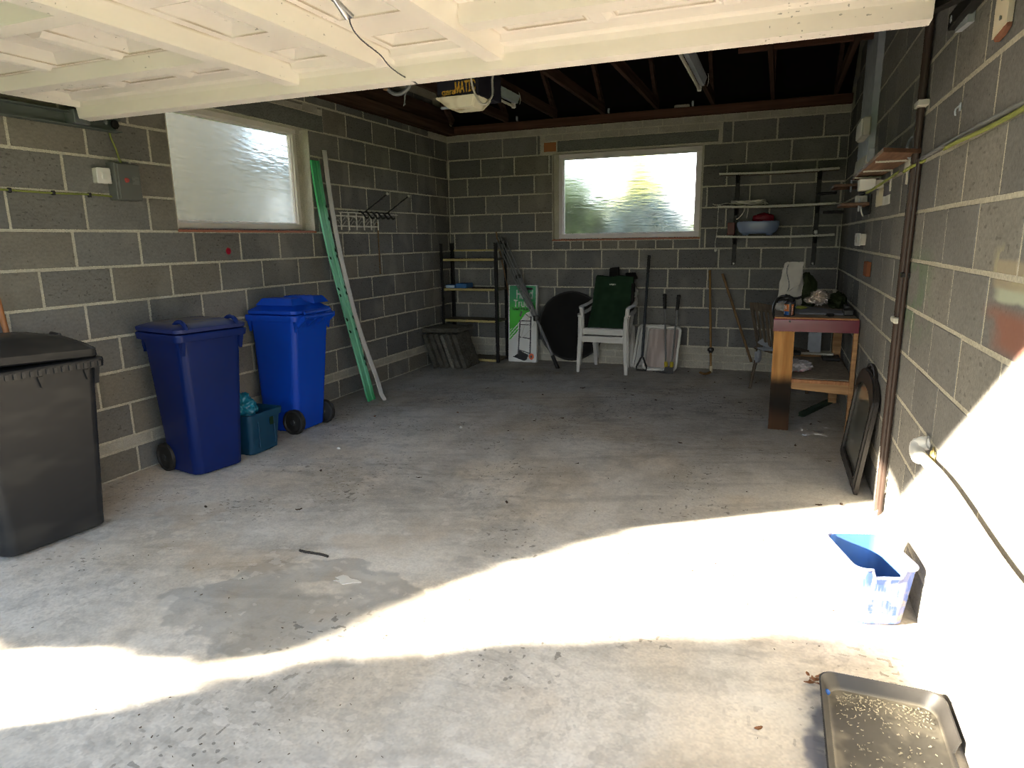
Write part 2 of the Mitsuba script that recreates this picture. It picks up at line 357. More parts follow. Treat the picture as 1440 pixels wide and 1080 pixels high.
def part(parent, name, mesh, m, smooth=False, label=None, kind=None, tw_=None, shape=None):
    k = numbered(parent + '__' + name)
    d = dict(shape) if shape is not None else mikit.ply(mesh, 'mat_' + m, smooth)
    if tw_ is not None:
        d['to_world'] = tw_
    scene[k] = d
    if label or kind:
        labels[k] = {}
        if label: labels[k]['label'] = label
        if kind: labels[k]['kind'] = kind
    return k


def solo(name, mesh, m, label, cat, group=None, smooth=False, kind=None):
    k = thing(name, label, cat, group)
    scene[k] = mikit.ply(mesh, 'mat_' + m, smooth)
    if kind: labels[k]['kind'] = kind
    return k


def struct(name, mesh, m, label=None):
    scene[name] = mikit.ply(mesh, 'mat_' + m)
    _used[name] = 0
    labels[name] = {'kind': 'structure'}
    if label: labels[name]['label'] = label
    return name


def cat(*ms):
    return trimesh.util.concatenate(list(ms))


def hull(pts):
    return trimesh.convex.convex_hull(np.asarray(pts, float))


def bx(x0, x1, y0, y1, z0, z1, b=0.0):
    """a box, its edges bevelled by b"""
    lo, hi = np.array([x0, y0, z0]), np.array([x1, y1, z1])
    if b <= 0:
        m = trimesh.creation.box(hi - lo); m.apply_translation((lo + hi) / 2); return m
    b = min(b, 0.45 * (hi - lo).min())
    pts = []
    for s in np.ndindex(2, 2, 2):
        c = np.where(s, hi, lo); sg = np.where(s, -1.0, 1.0)
        for k in range(3):
            o = sg * b; o[k] = 0
            pts.append(c + o)
    return hull(pts)


def obox(c, ax, ay, az, sx, sy, sz, b=0.0):
    """oriented bevelled box: centre, unit axes, sizes"""
    m = bx(-sx / 2, sx / 2, -sy / 2, sy / 2, -sz / 2, sz / 2, b)
    R = np.eye(4); R[:3, 0], R[:3, 1], R[:3, 2], R[:3, 3] = ax, ay, az, c
    m.apply_transform(R); return m


def unit(v):
    v = np.asarray(v, float); return v / np.linalg.norm(v)


def bar(p, q, w, h, up=(0, 0, 1), b=0.0):
    """a rectangular bar from p to q, w across, h along up"""
    p, q = np.asarray(p, float), np.asarray(q, float)
    d = unit(q - p); s = np.cross(d, up)
    s = unit(s) if np.linalg.norm(s) > 1e-6 else np.array([1.0, 0, 0])
    u = np.cross(s, d)
    return obox((p + q) / 2, d, s, u, np.linalg.norm(q - p), w, h, b)


def tube(pts, r, n=10, closed=False):
    p = np.asarray(pts, float)
    r = np.broadcast_to(np.asarray(r, float), (len(p),))
    if closed:
        t = np.roll(p, -1, 0) - np.roll(p, 1, 0)
    else:
        t = np.gradient(p, axis=0)
    t /= np.linalg.norm(t, axis=1, keepdims=True) + 1e-12
    a = np.cross(t[0], [0, 0, 1.0]) if abs(t[0, 2]) < 0.9 else np.cross(t[0], [1.0, 0, 0])
    a = unit(a); A = []
    for k in range(len(p)):
        a = unit(a - t[k] * (a @ t[k])); A.append(a)
    A = np.array(A); B = np.cross(t, A)
    an = np.arange(n) * 2 * np.pi / n
    v = p[:, None] + r[:, None, None] * (np.cos(an)[None, :, None] * A[:, None] + np.sin(an)[None, :, None] * B[:, None])
    m = len(p); f = []
    for i in range(m if closed else m - 1):
        i2 = (i + 1) % m
        for j in range(n):
            j2 = (j + 1) % n
            f += [[i * n + j, i * n + j2, i2 * n + j2], [i * n + j, i2 * n + j2, i2 * n + j]]
    v = v.reshape(-1, 3)
    if not closed:
        v = np.vstack([v, p[:1], p[-1:]])
        for j in range(n):
            f += [[m * n, (j + 1) % n, j], [m * n + 1, (m - 1) * n + j, (m - 1) * n + (j + 1) % n]]
    return trimesh.Trimesh(v, f, process=False)


def spline(pts, n=24):
    from scipy.interpolate import CubicSpline
    p = np.asarray(pts, float)
    s = np.r_[0, np.cumsum(np.linalg.norm(np.diff(p, axis=0), axis=1))]
    return CubicSpline(s, p)(np.linspace(0, s[-1], n))


def rrect(w, d, r, n=5, cx=0.0, cy=0.0):
    """counter-clockwise rounded rectangle outline"""
    r = min(r, w / 2 - 1e-4, d / 2 - 1e-4); out = []
    for k, (sx, sy) in enumerate([(1, 1), (-1, 1), (-1, -1), (1, -1)]):
        for t in np.linspace(0, np.pi / 2, n):
            a = t + k * np.pi / 2
            out.append([cx + sx * (w / 2 - r) + r * math.cos(a), cy + sy * (d / 2 - r) + r * math.sin(a)])
    return np.array(out)


def loft(rings, cap0=True, cap1=True):
    """rings: list of (n,3) loops of equal length"""
    v = np.vstack(rings); n = len(rings[0]); f = []
    for i in range(len(rings) - 1):
        for j in range(n):
            j2 = (j + 1) % n
            a, b, c, d = i * n + j, i * n + j2, (i + 1) * n + j2, (i + 1) * n + j
            f += [[a, b, c], [a, c, d]]
    if cap0:
        v = np.vstack([v, rings[0].mean(0)]); k = len(v) - 1
        f += [[k, (j + 1) % n, j] for j in range(n)]
    if cap1:
        v = np.vstack([v, rings[-1].mean(0)]); k = len(v) - 1; o = (len(rings) - 1) * n
        f += [[k, o + j, o + (j + 1) % n] for j in range(n)]
    return trimesh.Trimesh(v, f, process=False)


def ring(outline, z):
    return np.c_[outline, np.full(len(outline), z)]


def lathe(profile, n=24, c=(0, 0, 0), axis='z'):
    p = np.asarray(profile, float); an = np.arange(n) * 2 * np.pi / n
    rings = [np.c_[r * np.cos(an), r * np.sin(an), np.full(n, z)] for r, z in p]
    m = loft(rings, p[0][0] > 1e-6, p[-1][0] > 1e-6)
    if axis == 'x': m.apply_transform(trimesh.transformations.rotation_matrix(np.pi / 2, [0, 1, 0]))
    if axis == 'y': m.apply_transform(trimesh.transformations.rotation_matrix(np.pi / 2, [-1, 0, 0]))
    m.apply_translation(c); return m


def extrude(poly, h, to=None):
    """polygon in local (u,v) extruded along w; to = 4x4"""
    m = trimesh.creation.extrude_polygon(poly if not isinstance(poly, (list, np.ndarray)) else Polygon(poly), h, engine='earcut')
    if to is not None: m.apply_transform(to)
    return m


def frame(o, u, v):
    M = np.eye(4); u, v = unit(u), unit(v)
    M[:3, 0], M[:3, 1], M[:3, 2], M[:3, 3] = u, v, np.cross(u, v), o
    return M


def place(m, x, y, ang=0.0, z=0.0):
    m = m.copy()
    m.apply_transform(trimesh.transformations.rotation_matrix(ang, [0, 0, 1])); m.apply_translation([x, y, z]); return m


def crumple(c, rad, amp, seed, freq=6.0, sub=4, flat=None):
    m = trimesh.creation.icosphere(sub, 1.0)
    v = np.array(m.vertices)
    n1 = meshkit.fbm(v * freq / 2 + seed, 4, seed)
    n2 = np.abs(meshkit.noise(v * freq * 1.7 + seed, seed + 3) - 0.5) * 2
    v = v * (1 + amp * (n1 - 0.5) * 2 - amp * 0.5 * (1 - n2))[:, None]
    v = v * np.asarray(rad) + np.asarray(c)
    if flat is not None: v[:, 2] = np.maximum(v[:, 2], flat)
    return trimesh.Trimesh(v, m.faces, process=False)


# ------------------------------------------------------------------ the setting: floor, walls of blocks
SLAB_Y0 = 0.95
struct('floor', bx(-0.2, W + 0.2, SLAB_Y0, D + 0.2, -0.12, 0.0), 'concrete')
struct('driveway', bx(-0.7, W + 2.0, -9.0, SLAB_Y0 - 0.012, -0.13, -0.012), 'driveway')
struct('ground', cat(bx(-40, 40, -60, 60, -0.30, -0.14)), 'grass')

BW, BH = 0.4575, 0.225
Z0 = 1.609
band_z = lambda k: (Z0 - BH * (k + 1), Z0 - BH * k)          # band k: from its lower to its upper bed
_blockcache = {}


def block_shape(w, h, mat_, d=0.10, b=0.0035, var=0):
    key = (round(w, 3), round(h, 3), mat_, round(d, 3), var)
    if key not in _blockcache:
        r = np.random.default_rng(hash((key[0], key[1], var)) % 2**31)
        x, y = w / 2, h / 2
        back = [[-x, -y, -d], [x, -y, -d], [x, y, -d], [-x, y, -d]]
        mid = [[-x, -y, -b], [x, -y, -b], [x, y, -b], [-x, y, -b]]
        j = r.uniform(-0.0015, 0.0015, (4, 2))
        fr = [[-x + b + j[0, 0], -y + b + j[0, 1], 0], [x - b + j[1, 0], -y + b + j[1, 1], 0], [x - b + j[2, 0], y - b + j[2, 1], 0], [-x + b + j[3, 0], y - b + j[3, 1], 0]]
        v = np.array(back + mid + fr); f = []
        for o in (0, 4):
            for i in range(4):
                i2 = (i + 1) % 4
                f += [[o + i, o + i2, o + 4 + i2], [o + i, o + 4 + i2, o + 4 + i]]
        f += [[8, 9, 10], [8, 10, 11]]
        _blockcache[key] = mikit.ply((v, np.array(f)), 'mat_' + mat_)
    return _blockcache[key]


def on_wall(wall, a, z, proud):
    M = np.eye(4)
    if wall == 'L': M[:3, :3] = np.array([[0, 0, 1], [1, 0, 0], [0, 1, 0]]); M[:3, 3] = [proud, a, z]
    if wall == 'R': M[:3, :3] = np.array([[0, 0, -1], [-1, 0, 0], [0, 1, 0]]); M[:3, 3] = [W - proud, a, z]
    if wall == 'B': M[:3, :3] = np.array([[1, 0, 0], [0, 0, -1], [0, 1, 0]]); M[:3, 3] = [a, D - proud, z]
    return M


def put_block(wall, key, a0, a1, z0, z1, mats, name='block', gap=0.0066, d=0.10):
    w, h = a1 - a0 - 2 * gap, z1 - z0 - 2 * gap
    if w < 0.02 or h < 0.02: return
    m = mats[int(rng.integers(len(mats)))]
    proud = 0.0014 + float(rng.uniform(-0.0008, 0.0016))
    tilt = rng.uniform(-0.0022, 0.0022)
    M = on_wall(wall, (a0 + a1) / 2, (z0 + z1) / 2, proud)
    R = np.eye(4); c, s = math.cos(tilt), math.sin(tilt); R[0, 0], R[0, 1], R[1, 0], R[1, 1] = c, -s, s, c
    part(key, name, None, None, tw_=T((M @ R).tolist()), shape=block_shape(w, h, m, d, var=int(rng.integers(4))))


def lay(wall, key, a_lo, a_hi, phases, pitch, openings, mats, dark=None):
    for k, ph in phases.items():
        z0, z1 = band_z(k)
        z0 = max(z0, 0.0)
        n0 = math.floor((a_lo - ph) / pitch) - 1
        for n in range(n0, n0 + 40):
            a0, a1 = max(ph + n * pitch, a_lo), min(ph + (n + 1) * pitch, a_hi)
            if a1 - a0 < 0.03: continue
            if wall != 'B' and z1 > 2.82 and z1 > min(2.95 + (a0 - FRONT) * .8, 2.90 + (D - a1) * .83): continue
            ms = mats if not callable(mats) else mats(a0, a1, k)
            spans = [(a0, a1, z0, z1)]
            for (o0, o1, p0, p1) in openings:
                new = []
                for (s0, s1, t0, t1) in spans:
                    if s1 <= o0 or s0 >= o1 or t1 <= p0 + 0.01 or t0 >= p1 - 0.01: new.append((s0, s1, t0, t1)); continue
                    if s0 < o0: new.append((s0, o0, t0, t1))
                    if s1 > o1: new.append((o1, s1, t0, t1))
                    c0, c1 = max(s0, o0), min(s1, o1)
                    if t0 < p0: new.append((c0, c1, t0, p0))
                    if t1 > p1: new.append((c0, c1, p1, t1))
                spans = new
            for s in spans:
                if s[1] - s[0] > 0.03 and s[3] - s[2] > 0.03: put_block(wall, key, *s, ms)


RECESS = 0.0
FRONT = 1.12
GABLE = 4.1
# openings (along the wall, and in z)
WL = (3.665, 5.195, 1.612, 2.508)      # window in the left wall
WB = (1.405, 3.150, 1.500, 2.508)      # window in the back wall


def wall_mesh(wall, a0, a1, ztop, op=None, th=0.2):
    rects = [(a0, a1, -0.12, ztop)]
    if op: rects = [(a0, op[0], -0.12, ztop), (op[1], a1, -0.12, ztop), (op[0], op[1], -0.12, op[2]), (op[0], op[1], op[3], ztop)]
    out = []
    for (p, q, r, s) in rects:
        if wall == 'L': out.append(bx(-th, -RECESS, p, q, r, s))
        if wall == 'R': out.append(bx(W + RECESS, W + th, p, q, r, s))
        if wall == 'B': out.append(bx(p, q, D + RECESS, D + th, r, s))
    return cat(*out)


def gable(x0, x1):
    pts = [(x, y, z) for x in (x0, x1) for (y, z) in ((FRONT, 2.7), (D + 0.2, 2.7), (D + 0.2, 2.95), (4.5, 5.75), (FRONT, 2.95))]
    return hull(pts)


struct('wall_left', cat(wall_mesh('L', FRONT, D + 0.2, 2.7, WL), gable(-0.2, 0.0)), 'mortar')
struct('wall_right', cat(wall_mesh('R', FRONT, D + 0.2, 2.7), gable(W, W + 0.2)), 'mortar')
struct('wall_back', wall_mesh('B', -0.2, W + 0.2, 2.81, WB), 'mortar')
# front wall: what stands left and right of, and above, the door opening
struct('wall_front', cat(bx(-0.2, 0.0, FRONT - 0.02, FRONT, -0.12, 2.7), bx(W, W + 0.9, FRONT - 0.02, FRONT + 0.2, -0.12, 2.95), bx(-0.2, W + 0.2, FRONT, FRONT + 0.12, 2.52, 2.98)), 'pale_brick')

LP = {5: 0.35, 4: 0.144, 3: 0.338, 2: 0.1375, 1: 0.3475, 0: 0.127, -1: 0.2335, -2: 0.13, -3: 0.30, -4: 0.155, -5: 0.30, -6: 0.155, -7: 0.3}
far = lambda a0, a1, k: [f'block_{i}' for i in ((0, 2, 2, 4) if a0 > 5.6 else (0, 1, 3, 4, 1) if k > -2 else (1, 3, 3, 4))]
lay('L', 'wall_left', FRONT + 0.02, D, LP, BW, [WL, (3.45, 5.42, 2.505, 2.70)], far)
# plinth: one course of pale bricks, then a last course of blocks down to the floor
for n in range(40):
    a = FRONT + 0.02 + n * 0.232
    if a + 0.226 < D: put_block('L', 'wall_left', a, a + 0.229, 0.186, 0.256, ['pale_brick'], 'brick', 0.004)
for n in range(20):
    a0, a1 = max(3.10 - 5 * BW + n * BW, FRONT + 0.02), min(3.10 - 4 * BW + n * BW, D)
    if a1 - a0 > 0.03: put_block('L', 'wall_left', a0, a1, 0.0, 0.182, ['block_3', 'block_4', 'block_1'])
RP = {6: 2.64, 5: 2.456, 4: 2.690, 3: 2.455, 2: 2.212, 1: 2.436, 0: 2.645, -1: 2.455, -2: 2.63, -3: 2.37, -4: 2.61, -5: 2.355, -6: 2.61, -7: 2.38, -8: 2.6, -9: 2.38}
lay('R', 'wall_right', FRONT + 0.22, D, {k: v for k, v in RP.items() if k <= 5}, 0.4555, [], lambda a0, a1, k: [f'rblock_{i}' for i in range(3)] if a0 < 5.8 else ['block_2', 'block_0', 'block_4'])
for n in range(40):
    a = FRONT + 0.22 + n * 0.232
    if a + 0.226 < D: put_block('R', 'wall_right', a, a + 0.229, 0.186, 0.256, ['pale_brick'], 'brick', 0.004)
for n in range(17):
    a0, a1 = max(3.60 - 6 * BW + n * BW, FRONT + 0.22), min(3.60 - 5 * BW + n * BW, D)
    if a1 - a0 > 0.03: put_block('R', 'wall_right', a0, a1, 0.0, 0.182, ['rblock_0', 'rblock_1'])
BP = {5: 0.37, 4: 0.234, 3: 0.08, 2: 0.112, 1: 0.223, 0: 0.065, -1: 0.28, -2: 0.068, -3: 0.27, -4: 0.012, -5: 0.309}
lay('B', 'wall_back', 0.0, W, BP, 0.4496, [(1.405, 3.155, 1.384, 2.53), (1.405, 3.345, 2.505, 2.74), (1.255, 1.41, 2.505, 2.74)],
    lambda a0, a1, k: ['block_2', 'block_0', 'block_0', 'block_4'] if 1.25 < a0 < 1.6 and -4 < k < 0 and False else (['block_3', 'block_4'] if (0.9 < a0 < 1.5 and -5 < k < 1) else ['block_2', 'block_0', 'block_0', 'block_2', 'block_1']))
for a0, a1 in zip([1.405, 1.63, 1.79, 2.01, 2.22, 2.43, 2.66, 2.86], [1.63, 1.79, 2.01, 2.22, 2.43, 2.66, 2.86, 3.155]):   # cut blocks below the sill
    put_block('B', 'wall_back', a0, a1, 1.384, 1.492, ['block_0', 'block_4', 'block_3'])
for row in range(3):                                   # pale brick plinth of the back wall
    for n in range(22):
        a0, a1 = n * 0.232 - 0.116 * (row % 2), (n + 1) * 0.232 - 0.116 * (row % 2)
        a0, a1 = max(a0, 0.0), min(a1, W)
        if a1 - a0 > 0.05: put_block('B', 'wall_back', a0, a1, 0.005 + row * 0.084, 0.085 + row * 0.084, ['pale_brick'], 'brick', 0.004)
for n in range(21):                                    # brick courses under the roof timber and over the lintel
    a0, a1 = n * 0.225, min((n + 1) * 0.225, W)
    put_block('B', 'wall_back', a0, a1, 2.736, 2.808, ['pale_brick'], 'brick', 0.004)
for n in range(9):
    a0, a1 = 1.405 + n * 0.225 - 0.1, 1.405 + (n + 1) * 0.225 - 0.1
    put_block('B', 'wall_back', max(a0, 1.28), min(a1, 3.345), 2.658, 2.733, ['pale_brick'], 'brick', 0.004)
put_block('B', 'wall_back', 1.29, 1.455, 2.535, 2.652, ['red_brick'], 'brick', 0.004)
part('wall_back', 'lintel', cat(bx(1.465, 3.31, D - 0.006, D + 0.10, 2.532, 2.655, 0.003), bx(2.93, 3.03, D - 0.009, D, 2.585, 2.615, 0.002), bx(3.16, 3.27, D - 0.009, D, 2.585, 2.62, 0.002)), 'lintel_steel', label='dark grey steel lintel')
part('wall_back', 'sill', bx(1.40, 3.16, D - 0.012, D + 0.11, 1.494, 1.513, 0.003), 'sill_tile', label='red tile sill')
part('wall_left', 'lintel', cat(bx(-0.11, 0.006, 3.47, 5.42, 2.512, 2.655, 0.003)), 'lintel_steel', label='dark grey steel lintel')
part('wall_left', 'sill', bx(-0.12, 0.012, 3.655, 5.205, 1.606, 1.625, 0.003), 'sill_tile', label='red tile sill')
for n, a in enumerate((4.45, 4.68, 4.91, 5.14)):
    put_block('L', 'wall_left', a, a + 0.225, 2.66, 2.735, ['red_brick'] if n == 0 else ['pale_brick'], 'brick', 0.004)


# ------------------------------------------------------------------ windows
def window(key, wall, a0, a1, z0, z1, w, fm, depth):
    def b(p, q, r, s, n0, n1, bev=0.006):
        if wall == 'B': return bx(p, q, D + n0, D + n1, r, s, bev)
        return bx(-n1, -n0, p, q, r, s, bev)
    n0, n1 = depth, depth + 0.06
    struct(key, b(a0 + 0.02, a1 - 0.02, z0 - 0.004, z0 + 0.01, n0 + 0.01, n1 - 0.01, 0), 'seal')
    part(key, 'frame', cat(b(a0, a1, z0, z0 + w, n0, n1), b(a0, a1, z1 - w, z1, n0, n1), b(a0, a0 + w, z0 + w * .98, z1 - w * .98, n0, n1), b(a1 - w, a1, z0 + w * .98, z1 - w * .98, n0, n1)), fm)
    i = w - 0.004
    part(key, 'bead', cat(b(a0 + i, a1 - i, z0 + i, z0 + w + .012, n0 + .018, n1, .002), b(a0 + i, a1 - i, z1 - w - .012, z1 - i, n0 + .018, n1, .002), b(a0 + i, a0 + w + .012, z0 + i, z1 - i, n0 + .018, n1, .002), b(a1 - w - .012, a1 - i, z0 + i, z1 - i, n0 + .018, n1, .002)), 'frame_white')
    u0, u1, v0, v1, nm = a0 + w, a1 - w, z0 + w, z1 - w, n0 + 0.035
    top, bot, f = rippled_pane(u0, u1, v0, v1, 3 if wall == 'B' else 8)
    nu_, nv_ = 110, 260; n_ = len(top)
    rim_ = list(range(nu_)) + [r_ * nu_ + nu_ - 1 for r_ in range(1, nv_)] + [(nv_ - 1) * nu_ + c_ for c_ in range(nu_ - 2, -1, -1)] + [r_ * nu_ for r_ in range(nv_ - 2, 0, -1)]
    side = [x for a, b_ in zip(rim_, rim_[1:] + rim_[:1]) for x in ([b_, a, n_ + a], [b_, n_ + a, n_ + b_])]
    vv = np.vstack([top, bot]); ff = np.vstack([f, f[:, ::-1] + n_, side])
    P3 = (lambda q: np.c_[q[:, 0], D + nm - q[:, 2], q[:, 1]]) if wall == 'B' else (lambda q: np.c_[-nm + q[:, 2], q[:, 0], q[:, 1]])
    k = numbered(key + '__pane')
    scene[k] = mikit.ply((P3(vv), ff), 'mat_frosted', 30)
    labels[k] = {'label': 'rippled obscure glass pane'}


window('window_1', 'L', 3.60, 5.135, 1.632, 2.512, 0.05, 'frame_cream', 0.085)
window('window_2', 'B', 1.472, 3.142, 1.516, 2.505, 0.052, 'frame_white', 0.03)
part('wall_left', 'reveal', cat(bx(-0.15, -0.1, 5.13, 5.2, 1.625, 2.512), bx(-0.12, -0.005, 3.655, 3.668, 1.625, 2.51)), 'mortar')
part('wall_back', 'reveal', cat(bx(1.40, 1.475, D + 0.055, D + 0.15, 1.5, 2.53), bx(3.14, 3.16, D + 0.03, D + 0.15, 1.5, 2.53)), 'mortar')

# ------------------------------------------------------------------ roof: felt on rafters and ties that run front to back
RZ = 2.905


def slope(y0, z0, y1, z1, th=0.05):
    return hull([(x, y, z) for x in (-0.35, W + 0.35) for (y, z) in ((y0, z0), (y1, z1), (y0, z0 + th), (y1, z1 + th))])


struct('ceiling', cat(slope(D + 0.45, 2.72, 4.5, 5.80), slope(FRONT - 0.25, 2.85, 4.5, 5.80)), 'felt')
part('ceiling', 'wall_plate', bx(0.0, W, D - 0.06, D + 0.04, 2.812, 2.905, 0.004), 'chord_wood')
TY = [0.115, 0.84, 1.458, 2.033, 2.641, 3.237, 3.842, 4.44]
tan_r = 0.83
for i, x in enumerate(TY):
    lo = 2.80 if i == 0 else RZ
    part('ceiling', 'tie', bx(x - 0.02 - (0.08 if i == 0 else 0), x + 0.02, FRONT + 0.05, D - 0.03, lo, lo + 0.10, 0.003), 'rafter_wood')
    y1, z1 = 4.6, RZ + (D - 0.05 - 4.6) * tan_r
    part('ceiling', 'rafter', bar((x + 0.0, D - 0.05, RZ + 0.05), (x, y1, z1), 0.036, 0.085, (0, 0, 1)), 'rafter_wood')
part('ceiling', 'tie', bx(0.02, 0.06, FRONT + 0.05, D - 0.03, 2.90, 3.10, 0.003), 'rafter_wood')
part('ceiling', 'noggin', bx(3.60, W, 5.96, 6.0, 2.93, 3.02, 0.003), 'chord_wood')
for x, y in ((2.09, D - 0.09), (3.02, D - 0.09), (0.98, D - 0.1)):
    part('ceiling', 'hanger', bx(x, x + 0.02, y, y + 0.03, 2.905, 2.955), 'galv')
part('ceiling', 'packer', bx(2.83, 2.99, D - 0.05, D, 2.905, 2.935, 0.003), 'pale_brick')

# ------------------------------------------------------------------ garage door, swung up under the roof: its ribbed inner face looks down
DX0, DX1, DY0, DY1 = 0.17, 4.445, 0.50, 2.97
ZS = 2.350                                             # underside of the sheet
door = 'door_1'
struct(door, bx(DX0 + 0.01, DX1 - 0.01, DY0 + 0.01, DY1 - 0.01, ZS + 0.05, ZS + 0.065), 'door_white', 'white ribbed up-and-over garage door raised under the roof')
cols = DCOLS
rows = DROWS
holes = [sbox(a, c, b, d) for a, b in cols for c, d in rows]
sheet = Polygon([(DX0, DY0), (DX1, DY0), (DX1, DY1 - 0.05), (DX0, DY1 - 0.05)])
for h_ in holes: sheet = sheet.difference(h_)
part(door, 'sheet', extrude(sheet, 0.012, frame((0, 0, ZS), (1, 0, 0), (0, 1, 0))), 'door_white')
for a, b in cols:
    for c, d in rows:
        e, h_ = min(0.055, 0.28 * (d - c)), 0.042
        o = np.array([[a, c, ZS], [b, c, ZS], [b, d, ZS], [a, d, ZS]]); q = np.array([[a + e, c + e, ZS + h_], [b - e, c + e, ZS + h_], [b - e, d - e, ZS + h_], [a + e, d - e, ZS + h_]])
        part(door, 'panel', (np.vstack([o, q]), np.array([[0, 1, 5], [0, 5, 4], [1, 2, 6], [1, 6, 5], [2, 3, 7], [2, 7, 6], [3, 0, 4], [3, 4, 7], [4, 5, 6], [4, 6, 7]])), 'door_white')
for (a, b), (a2, b2) in zip(cols[:-1], cols[1:]):       # shallow ridges between neighbouring panels
    if a2 - b > 0.13: continue
    for c, d in rows:
        part(door, 'ridge', hull([(x, y, z) for (x, z) in ((b + .015, ZS), (a2 - .015, ZS), (b + .036, ZS - .020), (a2 - .036, ZS - .020)) for y in (c + .012, d - .012)]), 'door_white')


def rib(x, w, zlow, y0, y1, taper=0.02):
    return hull([(x + s * (w / 2 - (taper if z < ZS else 0)), y, z) for s in (-1, 1) for y in (y0, y1) for z in (zlow, ZS + 0.003)])


for x in (1.705, 2.79):
    part(door, 'rib', rib(x, 0.135, 2.275, DY0 + .03, 2.915, 0.028), 'door_white')
part(door, 'rib', rib(2.245, 0.15, 2.305, DY0 + .03, 2.95, 0.025), 'door_white')
part(door, 'rib', rib(2.245, 0.145, 2.27, DY0 + .03, 2.73, 0.028), 'door_white')
for a, b in ((DX0 + .06, 1.645), (2.85, DX1 - .06)):
    for y in (2.465, 1.80, 1.16):
        part(door, 'rib', hull([(x, y + s * (0.075 - (0.03 if z < ZS else 0)), z) for s in (-1, 1) for x in (a, b) for z in (2.288, ZS + .003)]), 'door_white')
# rim of the leaf: a stepped lip along the far edge, channels along the sides and the near edge
lip = [(2.79, ZS + .002), (2.815, 2.325), (2.868, 2.322), (2.885, 2.300), (2.895, 2.240), (2.97, 2.236), (2.985, 2.25), (2.985, ZS + .06), (2.79, ZS + .06)]
part(door, 'rim', extrude([(y, z) for y, z in lip], DX1 - DX0, frame((DX0, 0, 0), (0, 1, 0), (0, 0, 1))), 'door_white')
for x, s in ((DX0, 1), (DX1, -1)):
    prof = [(0, 2.30), (s * 0.03, 2.295), (s * 0.045, 2.318), (s * 0.065, 2.322), (s * 0.085, ZS + .002), (s * 0.085, ZS + .06), (0, ZS + .06)]
    if s < 0: prof = prof[::-1]
    part(door, 'rim', hull([(x + u, y, z) for u, z in prof for y in (DY0, 2.97)]), 'door_white')
part(door, 'rim', bx(DX0, DX1, DY0 - 0.03, DY0 + 0.05, 2.28, ZS + .06, 0.006), 'door_white')
hk = part(door, 'handle', cat(bx(2.50, 2.56, 2.02, 2.10, 2.325, 2.352, .004), bar((2.53, 2.06, 2.335), (2.565, 2.155, 2.275), 0.022, 0.014, b=.003), bar((2.55, 2.03, 2.335), (2.545, 2.15, 2.27), 0.012, 0.012, b=.003)), 'bright_steel', label='steel latch handle')
part(door, 'latch_wire', tube(spline([(2.555, 2.15, 2.275), (2.48, 2.32, 2.262), (2.40, 2.60, 2.27), (2.33, 2.86, 2.262), (2.345, 2.90, 2.25), (2.37, 2.93, 2.236), (2.37, 2.955, 2.232)], 40), 0.0028, 6), 'ink_grey', True, label='thin latch wire')
mat('track_dark', (0.10, 0.12, 0.115), 0.5, 0.5, 0.3)
t = thing('door_track', 'grey steel door track on the left wall under the raised garage door', 'door track')
part(t, 'channel', extrude([(.012, 2.215), (.075, 2.215), (.075, 2.222), (.02, 2.222), (.02, 2.288), (.075, 2.288), (.075, 2.295), (.012, 2.295)], 2.06, frame((0, 3.25, 0), (1, 0, 0), (0, 0, 1))), 'track_dark')
part(t, 'roller', lathe([(0, 0), (.025, 0), (.028, .006), (.025, .014), (0, .014)], 18, (.052, 3.215, 2.262), 'x'), 'black_metal', 30)
part(t, 'bracket', cat(bx(.004, .10, 2.92, 3.02, 2.225, 2.305, .004), bx(.07, .17, 2.94, 2.99, 2.262, 2.30, .004)), 'dull_steel')
part(t, 'bolt', lathe([(0, 0), (.014, 0), (.014, .012), (0, .014)], 8, (.076, 3.13, 2.26), 'x'), 'dull_steel')
t = thing('door_track', 'dark steel door track on the right wall beside the raised door', 'door track')
part(t, 'channel', bx(4.552, 4.592, 1.20, 3.24, 2.275, 2.335, .004), 'black_metal')
part(t, 'bracket', hull([(x, y, z) for x in (4.575, 4.597) for y, z in ((3.03, 2.248), (3.22, 2.262), (3.26, 2.315), (3.03, 2.312))]), 'galv', label='pale grey fixing bracket')
part(t, 'arm', bar((4.42, 3.06, 2.30), (4.57, 2.78, 2.30), 0.04, 0.035, b=.004), 'black_metal')
part(t, 'spring', tube([(4.40, 2.99, 2.335), (4.53, 2.84, 2.335)], 0.014, 10), 'old_white', 30)
part(t, 'plate', bx(4.41, 4.57, 2.72, 3.02, 2.36, 2.368), 'black_metal')
part(t, 'bolt', lathe([(0, 0), (.014, 0), (.014, .014), (0, .016)], 8, (4.55, 3.19, 2.305), 'x'), 'galv')
# timber door posts
struct('trim_1', bx(0.0, 0.055, FRONT - 0.02, FRONT + 0.10, -0.01, 2.52, .004), 'dull_steel')
struct('trim_2', bx(W - 0.055, W, FRONT + 0.02, FRONT + 0.13, 0.0, 2.52, .004), 'bench_wood')

